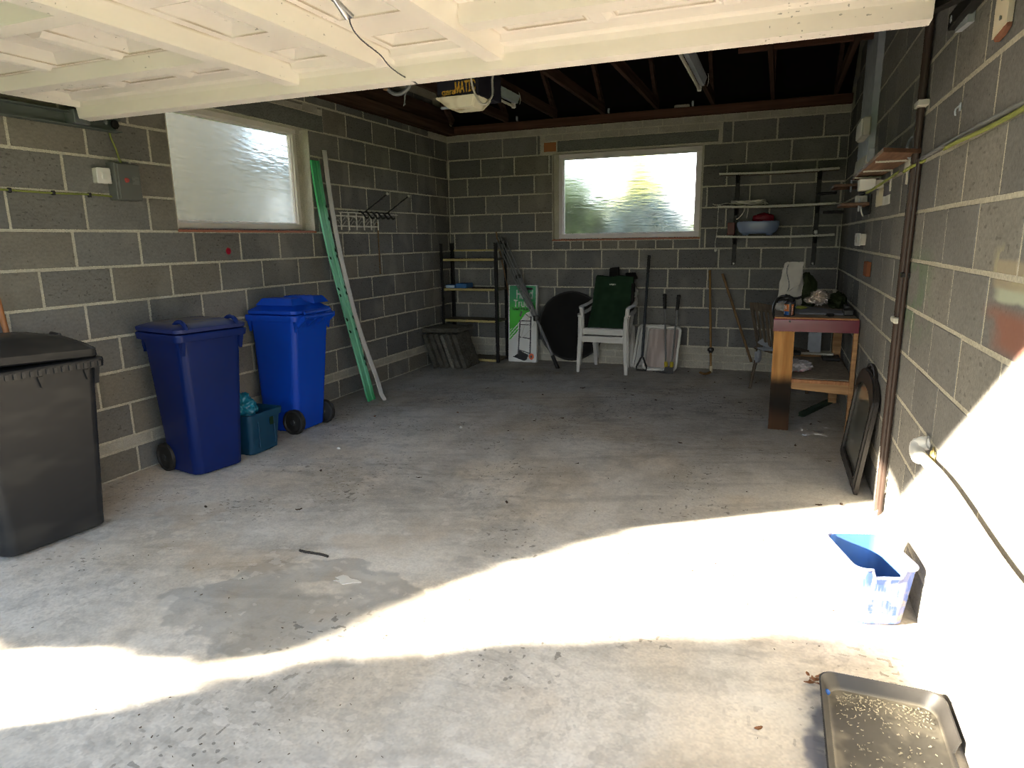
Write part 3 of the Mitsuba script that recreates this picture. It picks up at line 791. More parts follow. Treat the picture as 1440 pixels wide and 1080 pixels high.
# ------------------------------------------------------------------ door opener and strip lights
t = thing('door_opener', 'black ceiling door opener with yellow lettering and a cream lamp cover', 'door opener')
OX0, OX1, OY, OZ = 1.985, 2.262, 3.90, 2.362
body = hull([(x, y, z) for x in (OX0, OX1) for y, z in ((OY, OZ + .005), (OY, OZ + .175), (OY + .36, OZ + .175), (OY + .36, OZ + .02))])
part(t, 'body', body, 'opener_black')
lens = loft([ring(rrect(.272, .25, .012, 4, (OX0 + OX1) / 2 - .01, OY + .105), OZ + .008), ring(rrect(.268, .244, .012, 4, (OX0 + OX1) / 2 - .01, OY + .105), OZ), ring(rrect(.17, .17, .02, 4, (OX0 + OX1) / 2, OY + .115), OZ - .05)])
part(t, 'lamp_cover', lens, 'opener_lens', label='cream tapered lamp cover')
M = frame((OX0 + .03, OY - .001, OZ + .020), (1, 0, 0.03), (0, 0, 1))
txt = meshkit.text_mesh('gara', 0.032, 0.002, True); txt.apply_transform(M)
k1 = part(t, 'lettering', txt, 'gold', label='yellow word gara')
txt = meshkit.text_mesh('MATIC', 0.062, 0.002, True); s = 0.140 / txt.bounds[1, 0]; txt.apply_scale([s, 1, 1]); txt.apply_transform(frame((OX0 + .118, OY - .001, OZ + .026), (1, 0, 0.03), (0, 0, 1)))
part(t, 'lettering', txt, 'gold', label='yellow word MATIC')
part(t, 'rail', bx((OX0 + OX1) / 2 - .025, (OX0 + OX1) / 2 + .025, 3.02, OY + .1, OZ + .175, OZ + .205, .003), 'dull_steel')
part(t, 'strap', cat(bx(OX0 + .01, OX0 + .03, OY + .2, OY + .24, OZ + .17, RZ + .02), bx(OX1 - .03, OX1 - .01, OY + .2, OY + .24, OZ + .17, RZ + .02)), 'galv')
part(t, 'cable', tube(spline([(OX1 - .05, OY - .02, OZ + .20), (OX1 - .035, OY - .03, OZ + .10), (OX1 - .005, OY - .02, OZ - .01), (OX1 + .035, OY - .01, OZ - .055), (OX1 + .06, OY + .02, OZ - .03), (OX1 + .05, OY + .1, OZ + .06), (OX1 + .06, OY + .15, OZ + .20)], 40), .0065, 8), 'old_white', True, label='looped white flex')
part(t, 'base_bar', bx(1.805, 1.905, 4.29, 4.31, 2.385, 2.398), 'galv')
part(t, 'arm', tube(spline([(1.815, 3.6, 2.46), (1.83, 3.6, 2.372), (1.88, 3.61, 2.352), (1.93, 3.63, 2.38), (1.955, 3.65, 2.45)], 24), .013, 10), 'dull_steel', True, label='curved metal release arm')
part(t, 'lug', cat(bx(1.795, 1.825, 3.58, 3.62, 2.375, 2.45, .004)), 'rod_wood')
part(t, 'pull_cord', cat(tube(spline([(1.93, 3.62, 2.42), (1.925, 3.62, 2.36), (1.905, 3.62, 2.285)], 16), .003, 6), tube(spline([(1.945, 3.62, 2.42), (1.915, 3.62, 2.34), (1.917, 3.62, 2.29)], 16), .003, 6)), 'dull_steel', True)


def strip_light(x, y0, y1, z, label):
    t = thing('strip_light', label, 'light', None)
    part(t, 'casing', hull([(x + u, y, zz) for y in (y0, y1) for u, zz in ((.0, z + .03), (.035, z + .03), (.06, z + .10), (-.02, z + .10))]), 'galv')
    part(t, 'tube', tube([(x - .005, y0 + .03, z + .005), (x - .005, y1 - .02, z + .005)], .013, 12), 'old_white', 40)
    for y in (y0 + .015, y1 - .015):
        part(t, 'holder', bx(x - .022, x + .014, y - .014, y + .014, z - .012, z + .04, .004), 'white_plastic')
    part(t, 'hook', tube(spline([(x + .07, y1 - .06, z + .12), (x + .075, y1 - .03, z + .07), (x + .06, y1 - .01, z + .02)], 12), .003, 6), 'old_white', True)


strip_light(1.47, 5.05, 6.55, 2.80, 'grey strip light under the roof behind the door opener')
strip_light(3.25, 5.05, 6.56, 2.80, 'bare strip light hanging between roof ties above the back window')


# ------------------------------------------------------------------ bins along the left wall
def wheelie(label, fx, fy, ang, wb, db, wt, dt, h, bm, lm, wheel_r, style, shear=0.0):
    """front face of the base is centred on (fx, fy); ang turns local -y (front)"""
    t = thing('wheelie_bin', label, 'bin')
    def P(m):
        m = m.copy(); v = np.array(m.vertices); v[:, 0] += shear * v[:, 2]; m.vertices = v
        return place(m, fx, fy, ang)
    lean = 0.05                                         # the front leans out towards the top
    def sec(f, z, grow=0.0, r=0.055):
        w, d = wb + (wt - wb) * f + grow * 2, db + (dt - db) * f + grow * 2
        cy = db / 2 + f * ((dt / 2 - lean) - db / 2 + 0.0)
        return ring(rrect(w, d, r, 6, 0, cy), z)
    hb = h * 0.90
    zs = [0.0, 0.012, 0.10, 0.3, 0.5, 0.7, 0.85, 0.95, 1.0]
    rings = [sec(0, 0.012, -0.015)] + [sec(z, 0.02 + z * (hb - 0.02), 0 if z < .95 else 0.003, 0.05 + 0.012 * (1 - z)) for z in zs]
    part(t, 'body', P(loft(rings)), bm, 35)
    top = rings[-1]
    cy = top[:, 1].mean()
    g = lambda e, z, r=.05: ring(rrect(wt + 2 * e, dt + 2 * e, r, 6, 0, cy), z)
    part(t, 'rim', P(loft([g(.002, hb - .045), g(.030, hb - .04), g(.034, hb - .005), g(.030, hb + .006), g(-.01, hb + .008)], True, True)), bm, 30)
    # gussets under the rim's corners
    for sx in (-1, 1):
        for y0 in (cy - dt / 2 - .012, cy + dt / 2 - .015):
            x = sx * (wt / 2 - .02)
            part(t, 'gusset', P(hull([(x + u, y0 + v, z) for u in (-.012, .012) for (v, z) in ((-.012, hb - .04), (.03, hb - .04), (.012, hb - .13))])), bm)
    z1 = hb + .012
    if style == 'open':                                  # domed lid that does not quite shut
        lid = [g(.015, z1 - .004), g(.022, z1 + .004), g(.020, z1 + .04), g(-.01, z1 + .07, .06), g(-.08, z1 + .11, .07), g(-.16, z1 + .125, .07)]
        lid = [r_ + np.c_[np.zeros(len(r_)), np.full(len(r_), .02), 0.026 * np.clip(.5 - (r_[:, 0]) / wt, 0, 1.2)] for r_ in lid]
    elif style == 'flat':
        lid = [g(.022, z1), g(.03, z1 + .004), g(.032, z1 + .026), g(.02, z1 + .034), g(-.035, z1 + .052, .05), g(-.06, z1 + .06, .05)]
    else:
        lid = [g(.012, z1), g(.018, z1 + .006), g(.016, z1 + .028), g(-.02, z1 + .046, .04), g(-.06, z1 + .078, .04), g(-.085, z1 + .084, .04)]
    lk = part(t, 'lid', P(loft(lid)), lm, 30)
    zt = z1 + .05
    if style == 'flat':
        for sx in (-1, 1):                              # arched lid grips
            p = [(sx * wt * .36 + u, cy - dt * .33 + .0, zt - .012 + zz) for u, zz in ((-.075, 0), (-.05, .03), (0, .042), (.05, .03), (.075, 0))]
            q = [(sx * (wt * .40), cy - dt * .40 + v, zt - .022 + zz) for v, zz in ((-.07, -.01), (-.045, .028), (0, .042), (.045, .03), (.075, .0))]
            part(t, 'grip', P(tube(spline(q, 14), .014, 8)), bm, 40)
    elif style == 'open':
        for sx in (-1, 1):
            q = [(sx * (wt * .44), cy + dt * .10 + v, zt - .005 + zz) for v, zz in ((-.06, -.01), (-.05, .06), (.02, .062), (.075, .012))]
            part(t, 'grip', P(tube(np.array(q), .012, 8)), bm, 40)
    else:
        for sx in (-1, 1):
            part(t, 'grip', P(hull([(sx * wt * .30 + u, cy + dt * .05 + v, z1 + z) for u, v, z in ((-.09, -.17, .07), (.09, -.17, .07), (-.06, -.13, .122), (.06, -.13, .122), (-.09, .2, .07), (.09, .2, .07), (-.06, .16, .122), (.06, .16, .122))])), bm)
    # handle and hinge at the back
    yb = cy + dt / 2 + .065
    part(t, 'handle', P(tube([(-wt * .40, yb, hb - .012), (wt * .40, yb, hb - .012)], .016, 10)), bm, 40)
    for sx in (-1, -.33, .33, 1):
        part(t, 'handle_lug', P(hull([(sx * wt * .40 + u, y, z) for u in (-.013, .013) for y, z in ((yb - .085, hb - .035), (yb - .085, hb - .11), (yb + .012, hb + .006), (yb + .012, hb - .03))])), bm)
    part(t, 'hinge', P(tube([(-wt * .36, yb - .012, hb + .022), (wt * .36, yb - .012, hb + .022)], .012, 8)), lm, 40)
    for sx in (-1, 1):                                   # wheels, and the arch each one runs in
        x = sx * (wb / 2 + .005)
        w = lathe([(0, -.018), (.03, -.022), (.045, -.014), (wheel_r - .028, -.014), (wheel_r - .02, -.024), (wheel_r - .004, -.02), (wheel_r, -.008), (wheel_r, .008), (wheel_r - .004, .02), (wheel_r - .02, .024), (wheel_r - .028, .014), (.045, .014), (.03, .022), (0, .02)], 32, (x, db - .02, wheel_r), 'x')
        wk = part(t, 'wheel', P(w), 'rubber', 40, label='black wheel')
        part(wk, 'hub', P(lathe([(0, -.027), (.02, -.026), (.026, -.02), (.026, .02), (.02, .026), (0, .027)], 16, (x, db - .02, wheel_r), 'x')), 'black_plastic', 40)
    part(t, 'axle', P(tube([(-wb / 2, db - .02, wheel_r), (wb / 2, db - .02, wheel_r)], .012, 8)), 'dull_steel', 40)
    return t, P, cy, hb


t, P, cy, hb = wheelie('large black wheelie bin with domed lid at the left edge, nearest the camera', 0.60, 2.13, math.radians(83), .50, .42, .58, .52, 1.04, 'bin_black', 'bin_black', .10, 'open')
for i in range(16):
    part(t, 'comb_tooth', P(bx(-.27 + i * .036, -.27 + i * .036 + .014, cy - .52 / 2 - .040, cy - .52 / 2 - .028, hb - .034, hb - .008)), 'black_plastic')
for x in (-.24, -.19, .0, .22):
    part(t, 'web', P(hull([(x + u, cy - .26 + .006 + v, z) for u, v, z in ((-.012, -.02, hb - .045), (.012, -.02, hb - .045), (0, -.02, hb - .10), (-.012, .01, hb - .045), (.012, .01, hb - .045), (0, .01, hb - .10))])), 'bin_black')
wheelie('dark navy wheelie bin with dusty flat lid between the black bin and the teal box', 0.548, 3.285, math.radians(78.5), .36, .35, .45, .44, 1.065, 'bin_navy', 'lid_navy', .10, 'flat')
wheelie('bright blue wheelie bin standing with its two wheels towards the room', 0.105, 4.36, math.radians(-91), .37, .36, .44, .46, 1.06, 'bin_blue', 'bin_blue', .102, 'raised', -.06)

t = thing('recycling_box', 'dark teal plastic recycling box between the two blue bins', 'box')
def crate_ring(f, z, e=0.0):
    w, d = .43 + .05 * f + 2 * e, .285 + .045 * f + 2 * e
    o = rrect(w, d, .035, 4, .315, 3.735); return ring(o, z)
rr = [crate_ring(0, .0, -.02), crate_ring(0, .012), crate_ring(.5, .15), crate_ring(.93, .262), crate_ring(.95, .263, .012), crate_ring(1, .31, .014), crate_ring(1, .312, .002), crate_ring(.9, .255, -.012), crate_ring(.1, .02, -.012)]
part(t, 'body', loft(rr), 'crate_teal', 30)
part(t, 'rib', cat(*[bx(.548, .556, y - .006, y + .006, .05, .25, .002) for y in (3.66, 3.82)]), 'crate_teal')
part(t, 'label', bx(.562, .565, 3.765, 3.80, .20, .26), 'slot_dark')
solo('plastic_bag', crumple((.33, 3.70, .315), (.16, .125, .135), .30, 11, 7), 'bag_turquoise', 'crumpled turquoise plastic bag bulging out of the teal box', 'plastic bag', smooth=True)

# ------------------------------------------------------------------ things leaning and fixed on the left wall
n = 40; s_ = np.linspace(0, 1, n)
gx = np.interp(s_, [0, .12, .35, .65, 1.0], [.018, .028, .085, .215, .375]); gx = np.convolve(np.pad(gx, 3, 'edge'), np.ones(7) / 7, 'valid'); gx[0], gx[-1] = .018, .375
gy = 5.235 + .14 * s_ ; gz = 2.243 * (1 - s_)
t = thing('green_strip', 'tall bowed green strip with dark notches leaning on the left wall', 'plank')
v = []
for i in range(n):
    c = np.array([gx[i], gy[i], gz[i]])
    for (a, b) in ((-.062, 0), (-.058, .016), (-.020, .016), (-.014, .006), (.014, .006), (.020, .016), (.058, .016), (.062, 0)):
        v.append(c + np.array([b, a, b * .2]))
part(t, 'channel', loft(list(np.array(v).reshape(n, 8, 3))), 'green_paint')
sl = []
for f in (.20, .235, .38, .40, .52, .54, .66, .70, .83, .86):
    i = int(f * (n - 1)); c = np.array([gx[i], gy[i], gz[i]])
    for sgn in (-1, 1):
        if (f * 100) % 3 < 1.2 or sgn > 0: sl.append(obox(c + np.array([.0165, sgn * .05, .003 + sgn * .006]), unit([.35, .06, -1]), (0, 1, 0), unit([1, 0, .35]), .03, .018, .004))
part(t, 'notch', cat(*sl), 'slot_dark')
wx = np.interp(s_, [0, .15, .4, .7, 1.0], [.014, .03, .10, .25, .50]); wx = np.convolve(np.pad(wx, 4, 'edge'), np.ones(9) / 9, 'valid'); wx[0], wx[-1] = .014, .50
wy = 5.395 + .02 * s_; wz = 2.352 * (1 - s_)
solo('trim_strip', loft([np.array([[wx[i] + b, wy[i] + a, wz[i] + b * .2] for a, b in ((-.028, 0), (-.028, .01), (.028, .01), (.028, 0))]) for i in range(n)]), 'trim_white', 'narrow off-white trim strip bowing away from the left wall beside the green strip', 'trim strip')
solo('broom_handle', tube([(.035, 2.36, 1.30), (.20, 2.375, .0)], .015, 10), 'orange_wood', 'brown wooden handle leaning on the left wall behind the black bin', 'pole', smooth=40)

t = thing('fuse_box', 'dark grey metal fuse box on the left wall beside the white switch', 'fuse box')
part(t, 'case', bx(0.0, .075, 3.155, 3.335, 1.80, 2.03, .004), 'meter_grey')
part(t, 'door', bx(.072, .084, 3.17, 3.33, 1.805, 2.025, .003), 'meter_grey')
part(t, 'button', lathe([(0, 0), (.016, 0), (.014, .01), (0, .012)], 14, (.083, 3.225, 1.925), 'x'), 'label_red', 30)
part(t, 'plate', bx(.083, .086, 3.265, 3.315, 1.90, 1.955), 'lintel_steel')
t = thing('light_switch', 'square white light switch left of the grey fuse box', 'switch')
part(t, 'back_box', bx(0.0, .042, 3.055, 3.145, 1.90, 1.99, .004), 'old_white')
part(t, 'plate', bx(.04, .05, 3.052, 3.148, 1.897, 1.993, .004), 'white_plastic')
part(t, 'rocker', bx(.048, .056, 3.083, 3.117, 1.923, 1.967, .002), 'white_plastic')
t = thing('earth_cable', 'green and yellow earth cable clipped along the left wall into the fuse box', 'cable')
part(t, 'run', tube(spline([(.012, 1.6, 1.815), (.012, 2.2, 1.822), (.013, 2.54, 1.826), (.013, 2.8, 1.824), (.013, 3.0, 1.828), (.02, 3.17, 1.822)], 40), .006, 8), 'earth_cable', True)
part(t, 'run', tube(spline([(.02, 3.20, 2.213), (.018, 3.205, 2.19), (.014, 3.235, 2.12), (.02, 3.26, 2.03), (.03, 3.262, 2.02)], 30), .006, 8), 'earth_cable', True)
for y in (2.0, 2.54, 2.785, 3.01):
    part(t, 'clip', bx(.004, .022, y - .009, y + .009, 1.812, 1.838, .003), 'clip_black')

t = thing('wire_rack', 'off-white wire rack with dark hooks on the left wall right of the trim strip', 'rack')
for z in (1.770, 1.672): part(t, 'wire', tube([(.02, 5.44, z), (.02, 6.235, z)], .0075, 8), 'wire_white', 40)
for y in np.linspace(5.57, 6.22, 6): part(t, 'wire', tube([(.028, y, 1.635), (.028, y, 1.80)], .0065, 8), 'wire_white', 40)
part(t, 'top_bar', bx(.01, .05, 5.56, 6.60, 1.798, 1.808, .002), 'wire_white')
for y in np.linspace(5.86, 6.36, 6): part(t, 'hook', tube(spline([(.03, y, 1.800), (.10, y + .015, 1.772), (.12, y + .02, 1.752), (.14, y + .02, 1.765)], 12), .009, 6), 'black_metal', True)
for y in (5.93, 6.35):
    p0, p1 = np.array([.05, y, 1.805]), np.array([.33, y + .02, 1.985])
    part(t, 'prong', tube([p0, p1], .006, 8), 'black_metal', 40)
    part(t, 'prong_tip', trimesh.creation.icosphere(2, .014).apply_translation(p1), 'wire_white', True)
for z in (1.70, 1.74):
    part(t, 'key_wire', tube(spline([(.03, 5.48 + i * .045, z + .026 * math.sin(i * 2.1)) for i in range(17)], 90), .0025, 5), 'wire_white', True)
solo('thin_rod', cat(tube([(.012, 6.24, 1.79), (.012, 6.235, 1.18)], .006, 8), bx(.002, .012, 6.228, 6.25, 1.70, 1.715)), 'rod_wood', 'thin brown rod hanging down the left wall below the wire rack', 'rod', smooth=False)

# ------------------------------------------------------------------ back left corner: metal shelf unit, paving slabs
t = thing('shelf_unit', 'black metal shelf unit with four pale-edged boards in the back left corner', 'shelf unit')
UX0, UX1, UY0, UY1 = .03, .80, 7.605, 7.93
def angle_post(x, y, sx, sy):
    return cat(bx(*sorted((x, x + sx * .034)), y - .0015, y + .0015, 0, 1.485), bx(x - .0015, x + .0015, *sorted((y, y + sy * .034)), 0, 1.485))
for x, sx in ((UX0, 1), (UX1, -1)):
    for y, sy in ((UY0, 1), (UY1, -1)):
        part(t, 'post', angle_post(x, y, sx, sy), 'black_metal')
for z in (1.284, .916, .522, .028):
    k = part(t, 'board', bx(UX0 + .004, UX1 - .004, UY0 + .006, UY1 - .004, z - .012, z + .012, .002), 'board_top')
    part(k, 'edge', bx(UX0 + .035, UX1 - .036, UY0 + .001, UY0 + .007, z - .016, z + .013, .002), 'shelf_edge', label='yellowish front edge')
    if z > 1: part(t, 'back_rail', bx(UX0 + .03, UX1 - .03, UY1 - .005, UY1 + .002, z + .1, z + .118), 'shelf_edge')
t = thing('small_box', 'small pale blue box on the second shelf of the metal unit', 'box')
part(t, 'carton', bx(.075, .20, 7.64, 7.80, .929, .968, .002), 'blue_card'); part(t, 'label', bx(.078, .196, 7.637, 7.641, .932, .964), 'pale_card')
solo('small_box', bx(.205, .355, 7.66, 7.86, .929, .985, .003), 'blue_card', 'flat dark blue box beside the pale one on the metal unit', 'box')

GS = 'concrete paving slabs stacked in the back left corner'
ang = math.radians(20)
for i in range(6):
    bxx = .06 + i * .072 + (0.015 if i > 2 else 0)
    c = np.array([bxx + .0, 7.24, 0])
    ax = np.array([-math.sin(ang), 0, math.cos(ang)]); nn = np.array([math.cos(ang), 0, math.sin(ang)])
    wdt = .40 - .02 * (i % 2)
    m = obox(c + ax * .215 + nn * .03, ax, (0, 1, 0), np.cross(ax, (0, 1, 0)), .43, wdt, .055 if i != 3 else .045, .006)
    v = np.array(m.vertices); m = trimesh.Trimesh(v, m.faces); m.apply_translation([.0, .02 * (i % 3), -m.bounds[0, 2]])
    m.apply_translation([.115, 0, 0])
    solo('paving_slab', m, 'slab_pale' if i == 3 else 'slab', ['leaning grey paving slab nearest the left wall under the flat slab', 'second leaning paving slab from the left wall', 'third leaning paving slab from the left wall', 'pale leaning paving slab in the middle of the stack', 'dark leaning slab just right of the pale slab', 'dark leaning slab at the right end of the stack'][i], 'paving slab', GS)
top = obox((.285, 7.25, .468), unit((1, .03, .03)), unit((-.03, 1, 0)), unit((-.03, 0, 1)), .50, .42, .05, .006)
solo('paving_slab', top, 'slab', 'flat paving slab lying on top of the leaning slabs', 'paving slab', GS)

# ------------------------------------------------------------------ along the back wall
t = thing('carton', 'tall green and white carton printed with a hand truck on the back wall', 'carton')
CX0, CX1 = .868, 1.248
Mc = frame((CX0, 7.76, 0), (1, 0, 0), (0, 0.06, 1))           # its face leans back a little
def onface(m): m = m.copy(); m.apply_transform(Mc); return m
part(t, 'box', onface(bx(0, CX1 - CX0, 0, .965, -.065, 0, .004)), 'carton_white')
U = CX1 - CX0
def flat(poly, lift=.0015): return onface(extrude(poly, .001, frame((0, 0, lift), (1, 0, 0), (0, 1, 0))))
part(t, 'print', flat([(.016, .955), (U - .016, .955), (U - .016, .67), (U * .62, .62), (U * .38, .50), (.016, .40)]), 'carton_green', label='green printed panel')
for j in range(4):
    part(t, 'print', flat([(.018, .27 + j * .045), (U * .34, .395 + j * .045), (U * .34, .42 + j * .045), (.018, .295 + j * .045)], .002), 'carton_green', label='green stripe')
def letters(s, x, y, h, w, m, lift=.0035):
    q = meshkit.text_mesh(s, h, .001, True); q.apply_scale([w / q.bounds[1, 0], 1, 1]); q.apply_transform(frame((x, y, lift), (1, 0, 0), (0, 1, 0)))
    part(t, 'lettering', onface(q), m, label=f'word {s}')
letters('Hand', .10, .80, .105, .225, 'carton_white'); letters('Truck', .065, .695, .085, .265, 'carton_white')
letters('Hand Truck', .055, .655, .028, .21, 'ink_black')
part(t, 'print', flat(sbox(.225, .905, .325, .935), .002), 'ink_black', label='black printed tag')
hx = lambda u, v: (u * U, v * .965)
for p, q, w in (((.42, .55), (.36, .10), .018), ((.80, .60), (.78, .10), .018), ((.42, .54), (.80, .54), .012), ((.40, .49), (.80, .49), .010), ((.38, .33), (.79, .31), .012), ((.37, .16), (.78, .12), .014), ((.42, .60), (.48, .665), .022), ((.60, .63), (.80, .58), .008)):
    a, b = np.array(hx(*p)), np.array(hx(*q)); d = unit(b - a); nrm = np.array([-d[1], d[0]]) * w / 2
    part(t, 'print', flat([a + nrm, b + nrm, b - nrm, a - nrm][::-1], .0045), 'ink_grey', label='printed hand truck tube')
part(t, 'print', flat([hx(.17, .065), hx(.36, .11), hx(.40, .15), hx(.72, .10), hx(.66, .03), hx(.56, .018)][::-1], .003), 'ink_black', label='printed toe plate')
part(t, 'print', flat(Polygon([(U * .83 + .034 * math.cos(a), .075 + .04 * math.sin(a)) for a in np.linspace(0, 6.28, 20)[:-1]]), .006), 'ink_orange', label='printed orange wheel')
part(t, 'print', flat(Polygon([(U * .83 + .013 * math.cos(a), .075 + .016 * math.sin(a)) for a in np.linspace(0, 6.28, 12)[:-1]]), .0075), 'ink_grey', label='printed wheel hub')

t = thing('metal_poles', 'folded grey metal poles with black joints leaning across the green carton', 'poles')
p0, p1 = np.array([1.625, 7.46, .012]), np.array([.715, 7.92, 1.60])
at = lambda f, o=(0, 0, 0): p0 + (p1 - p0) * f + np.array(o)
part(t, 'pole', tube([at(.0), at(.36)], .018, 12), 'grey_tube', 40)
part(t, 'foot', tube([at(-.005), at(.085)], .024, 12), 'black_metal', 40)
part(t, 'pole', tube([at(.33), at(.66, (.0, 0, 0))], .022, 12), 'grey_tube', 40)
part(t, 'joint', lathe([(0, -.035), (.036, -.03), (.04, 0), (.036, .03), (0, .035)], 14, at(.355)), 'black_plastic', 40)
part(t, 'joint', lathe([(0, -.03), (.034, -.025), (.036, .025), (0, .03)], 14, at(.665)), 'black_plastic', 40)
for o in ((-.035, -.01, -.0), (.04, .0, .0), (.0, -.03, .01), (-.06, .0, -.03)):
    part(t, 'arm', tube([at(.37, np.array(o) * .4), at(.66, o), at(.97, np.array(o) * 1.1)], .009, 8), 'grey_tube', 40)
part(t, 'cord', tube(spline([at(.36), (1.19, 7.62, .40), (1.10, 7.65, .33), (1.16, 7.63, .50), at(.45)], 30), .003, 6), 'wire_white', True)
part(t, 'joint', lathe([(0, -.03), (.04, -.02), (.04, .02), (0, .03)], 12, at(.93)), 'black_plastic', 40)
solo('thin_pole', tube([(1.02, 7.872, .012), (.655, 7.95, 1.62)], .010, 8), 'rod_wood', 'thin brown pole leaning on the back wall behind the grey poles', 'pole', smooth=40)

t = thing('round_top', 'large round black table top standing on edge against the back wall', 'table top')
Md = frame((1.672, 7.89, .462), (1, 0, 0), (0, .06, 1))
m = lathe([(0, 0), (.395, 0), (.42, .006), (.425, .018), (.42, .03), (0, .03)], 64); m.apply_transform(Md); part(t, 'disc', m, 'disc_black', 30)
m = tube([(.415 * math.cos(a), .415 * math.sin(a), .022) for a in np.linspace(0, 2 * np.pi, 64, endpoint=False)], .012, 8, True); m.apply_transform(Md); part(t, 'edging', m, 'black_plastic', 40)


def garden_chair(x, y, z, label, lean=0.0):
    """stackable moulded plastic armchair, front towards -y"""
    t = thing('plastic_chair', label, 'chair')
    P = lambda m: place(m, x, y, math.radians(-3), z)
    sw = .245
    part(t, 'seat', P(hull([(sx * (sw + (.01 if yy < 0 else -.02)), yy, zz) for sx in (-1, 1) for yy, zz in ((-.20, .385), (-.20, .425), (-.22, .40), (.21, .375), (.21, .40))])), 'chair_plastic')
    part(t, 'apron', P(cat(hull([(sx * sw, yy, zz) for sx in (-1, 1) for yy in (-.225, -.205) for zz in (.355, .42)]))), 'chair_plastic')
    for sx in (-1, 1):
        part(t, 'leg', P(loft([ring(rrect(.040, .046, .012, 3, sx * .285, -.225), .0), ring(rrect(.05, .055, .014, 3, sx * .275, -.215), .20), ring(rrect(.056, .062, .016, 3, sx * .262, -.205), .42), ring(rrect(.048, .06, .016, 3, sx * .268, -.20), .62), ring(rrect(.04, .06, .016, 3, sx * .268, -.19), .655)])), 'chair_plastic', 40)
        part(t, 'leg', P(loft([ring(rrect(.040, .05, .012, 3, sx * .225, .29), .0), ring(rrect(.05, .05, .014, 3, sx * .225, .24), .22), ring(rrect(.056, .05, .014, 3, sx * .225, .20), .42)])), 'chair_plastic', 40)
        part(t, 'armrest', P(loft([np.c_[np.full(8, 0.0), np.zeros(8), np.zeros(8)] + np.array([[sx * xx + w * math.cos(a), yy, zz + .012 * math.sin(a)] for a in np.arange(8) * np.pi / 4]) for xx, yy, zz, w in ((.272, -.225, .65, .022), (.28, -.18, .668, .032), (.287, 0, .672, .034), (.27, .14, .69, .03), (.235, .25, .74, .02))])), 'chair_plastic', 40)
    # curved back of slats inside a rounded frame
    arc = lambda u, v: np.array([u * (.235 - .03 * (1 - v)), .215 + .13 * v - .05 * (1 - abs(u) ** 2) * 0 + .05 * (1 - u * u) - .03, .40 + .47 * v])
    out = [arc(-1, v) for v in np.linspace(0, .82, 10)] + [np.array([.235 * math.cos(a), .37 + .03 * math.sin(a), .79 + .085 * math.sin(a)]) for a in np.linspace(np.pi, 0, 12)] + [arc(1, v) for v in np.linspace(.82, 0, 10)]
    part(t, 'back_frame', P(tube(np.array(out), .021, 8)), 'chair_plastic', 40)
    for u in (-.62, -.32, 0, .32, .62):
        part(t, 'back_slat', P(tube(np.array([arc(u, v) for v in np.linspace(0, .95, 8)]), .018, 6)), 'chair_plastic', 40)
    return t


garden_chair(2.205, 7.56, 0.0, 'lower white plastic armchair of the stack by the back wall')
garden_chair(2.215, 7.58, 0.085, 'upper white plastic armchair of the stack, under the dark green cover')
# green cover slung over the chair back
t = thing('chair_cover', 'dark green fabric cover draped over the back of the white chairs', 'fabric cover')
cols_, rows_ = 14, 16; v = []
for j in range(rows_):
    f = j / (rows_ - 1); z = 1.075 - .61 * f
    for i in range(cols_):
        u = i / (cols_ - 1) * 2 - 1
        xx = 2.225 + u * (.222 + .005 * f) - .028 * f
        yy = 7.79 - .235 * f - .16 * max(0, f - .55) - .018 * math.cos(u * 1.4) + .012 * math.sin(7 * u + 4 * f) * (.3 + f) - (.02 if .33 < f < .37 else 0)
        v.append((xx, yy, z + .006 * math.sin(5 * u)))
v = np.array(v); f = []
for j in range(rows_ - 1):
    for i in range(cols_ - 1):
        a = j * cols_ + i; f += [[a, a + 1, a + cols_ + 1], [a, a + cols_ + 1, a + cols_]]
fr = v.copy(); bk = v + np.array([0, .05, .008]); nv = len(v); f2 = np.array(f)
edge_ = [i for i in range(cols_)] + [j * cols_ + cols_ - 1 for j in range(1, rows_)] + [(rows_ - 1) * cols_ + i for i in range(cols_ - 2, -1, -1)] + [j * cols_ for j in range(rows_ - 2, 0, -1)]
side = []
for a, b in zip(edge_, edge_[1:] + edge_[:1]): side += [[a, b, nv + b], [a, nv + b, nv + a]]
part(t, 'fabric', trimesh.Trimesh(np.vstack([fr, bk]), np.vstack([f2, f2[:, ::-1] + nv, side]), process=False), 'green_fabric', 50)
part(t, 'flap', hull([(2.155, 7.80, 1.06), (2.265, 7.80, 1.06), (2.15, 7.84, 1.17), (2.26, 7.84, 1.185), (2.155, 7.86, 1.06), (2.265, 7.86, 1.06), (2.15, 7.87, 1.17), (2.26, 7.87, 1.18)]), 'disc_black')
part(t, 'flap', hull([(2.34, 7.79, 1.05), (2.47, 7.79, 1.05), (2.345, 7.84, 1.115), (2.455, 7.84, 1.12), (2.34, 7.86, 1.05), (2.49, 7.86, 1.05)]), 'disc_black')
part(t, 'side_strap', hull([(2.435, 7.74, 1.0), (2.465, 7.74, 1.0), (2.44, 7.66, .66), (2.475, 7.66, .66), (2.435, 7.8, 1.0), (2.465, 7.8, 1.0), (2.44, 7.72, .66), (2.475, 7.72, .66)]), 'disc_black')
q = meshkit.text_mesh('PRO', .018, .002, True); q.apply_scale([.075 / q.bounds[1, 0], 1, 1]); q.apply_transform(frame((2.175, 7.722, .978), (1, 0, 0), (0, .42, 1))); part(t, 'tag', q, 'white_plastic', label='small white lettering')

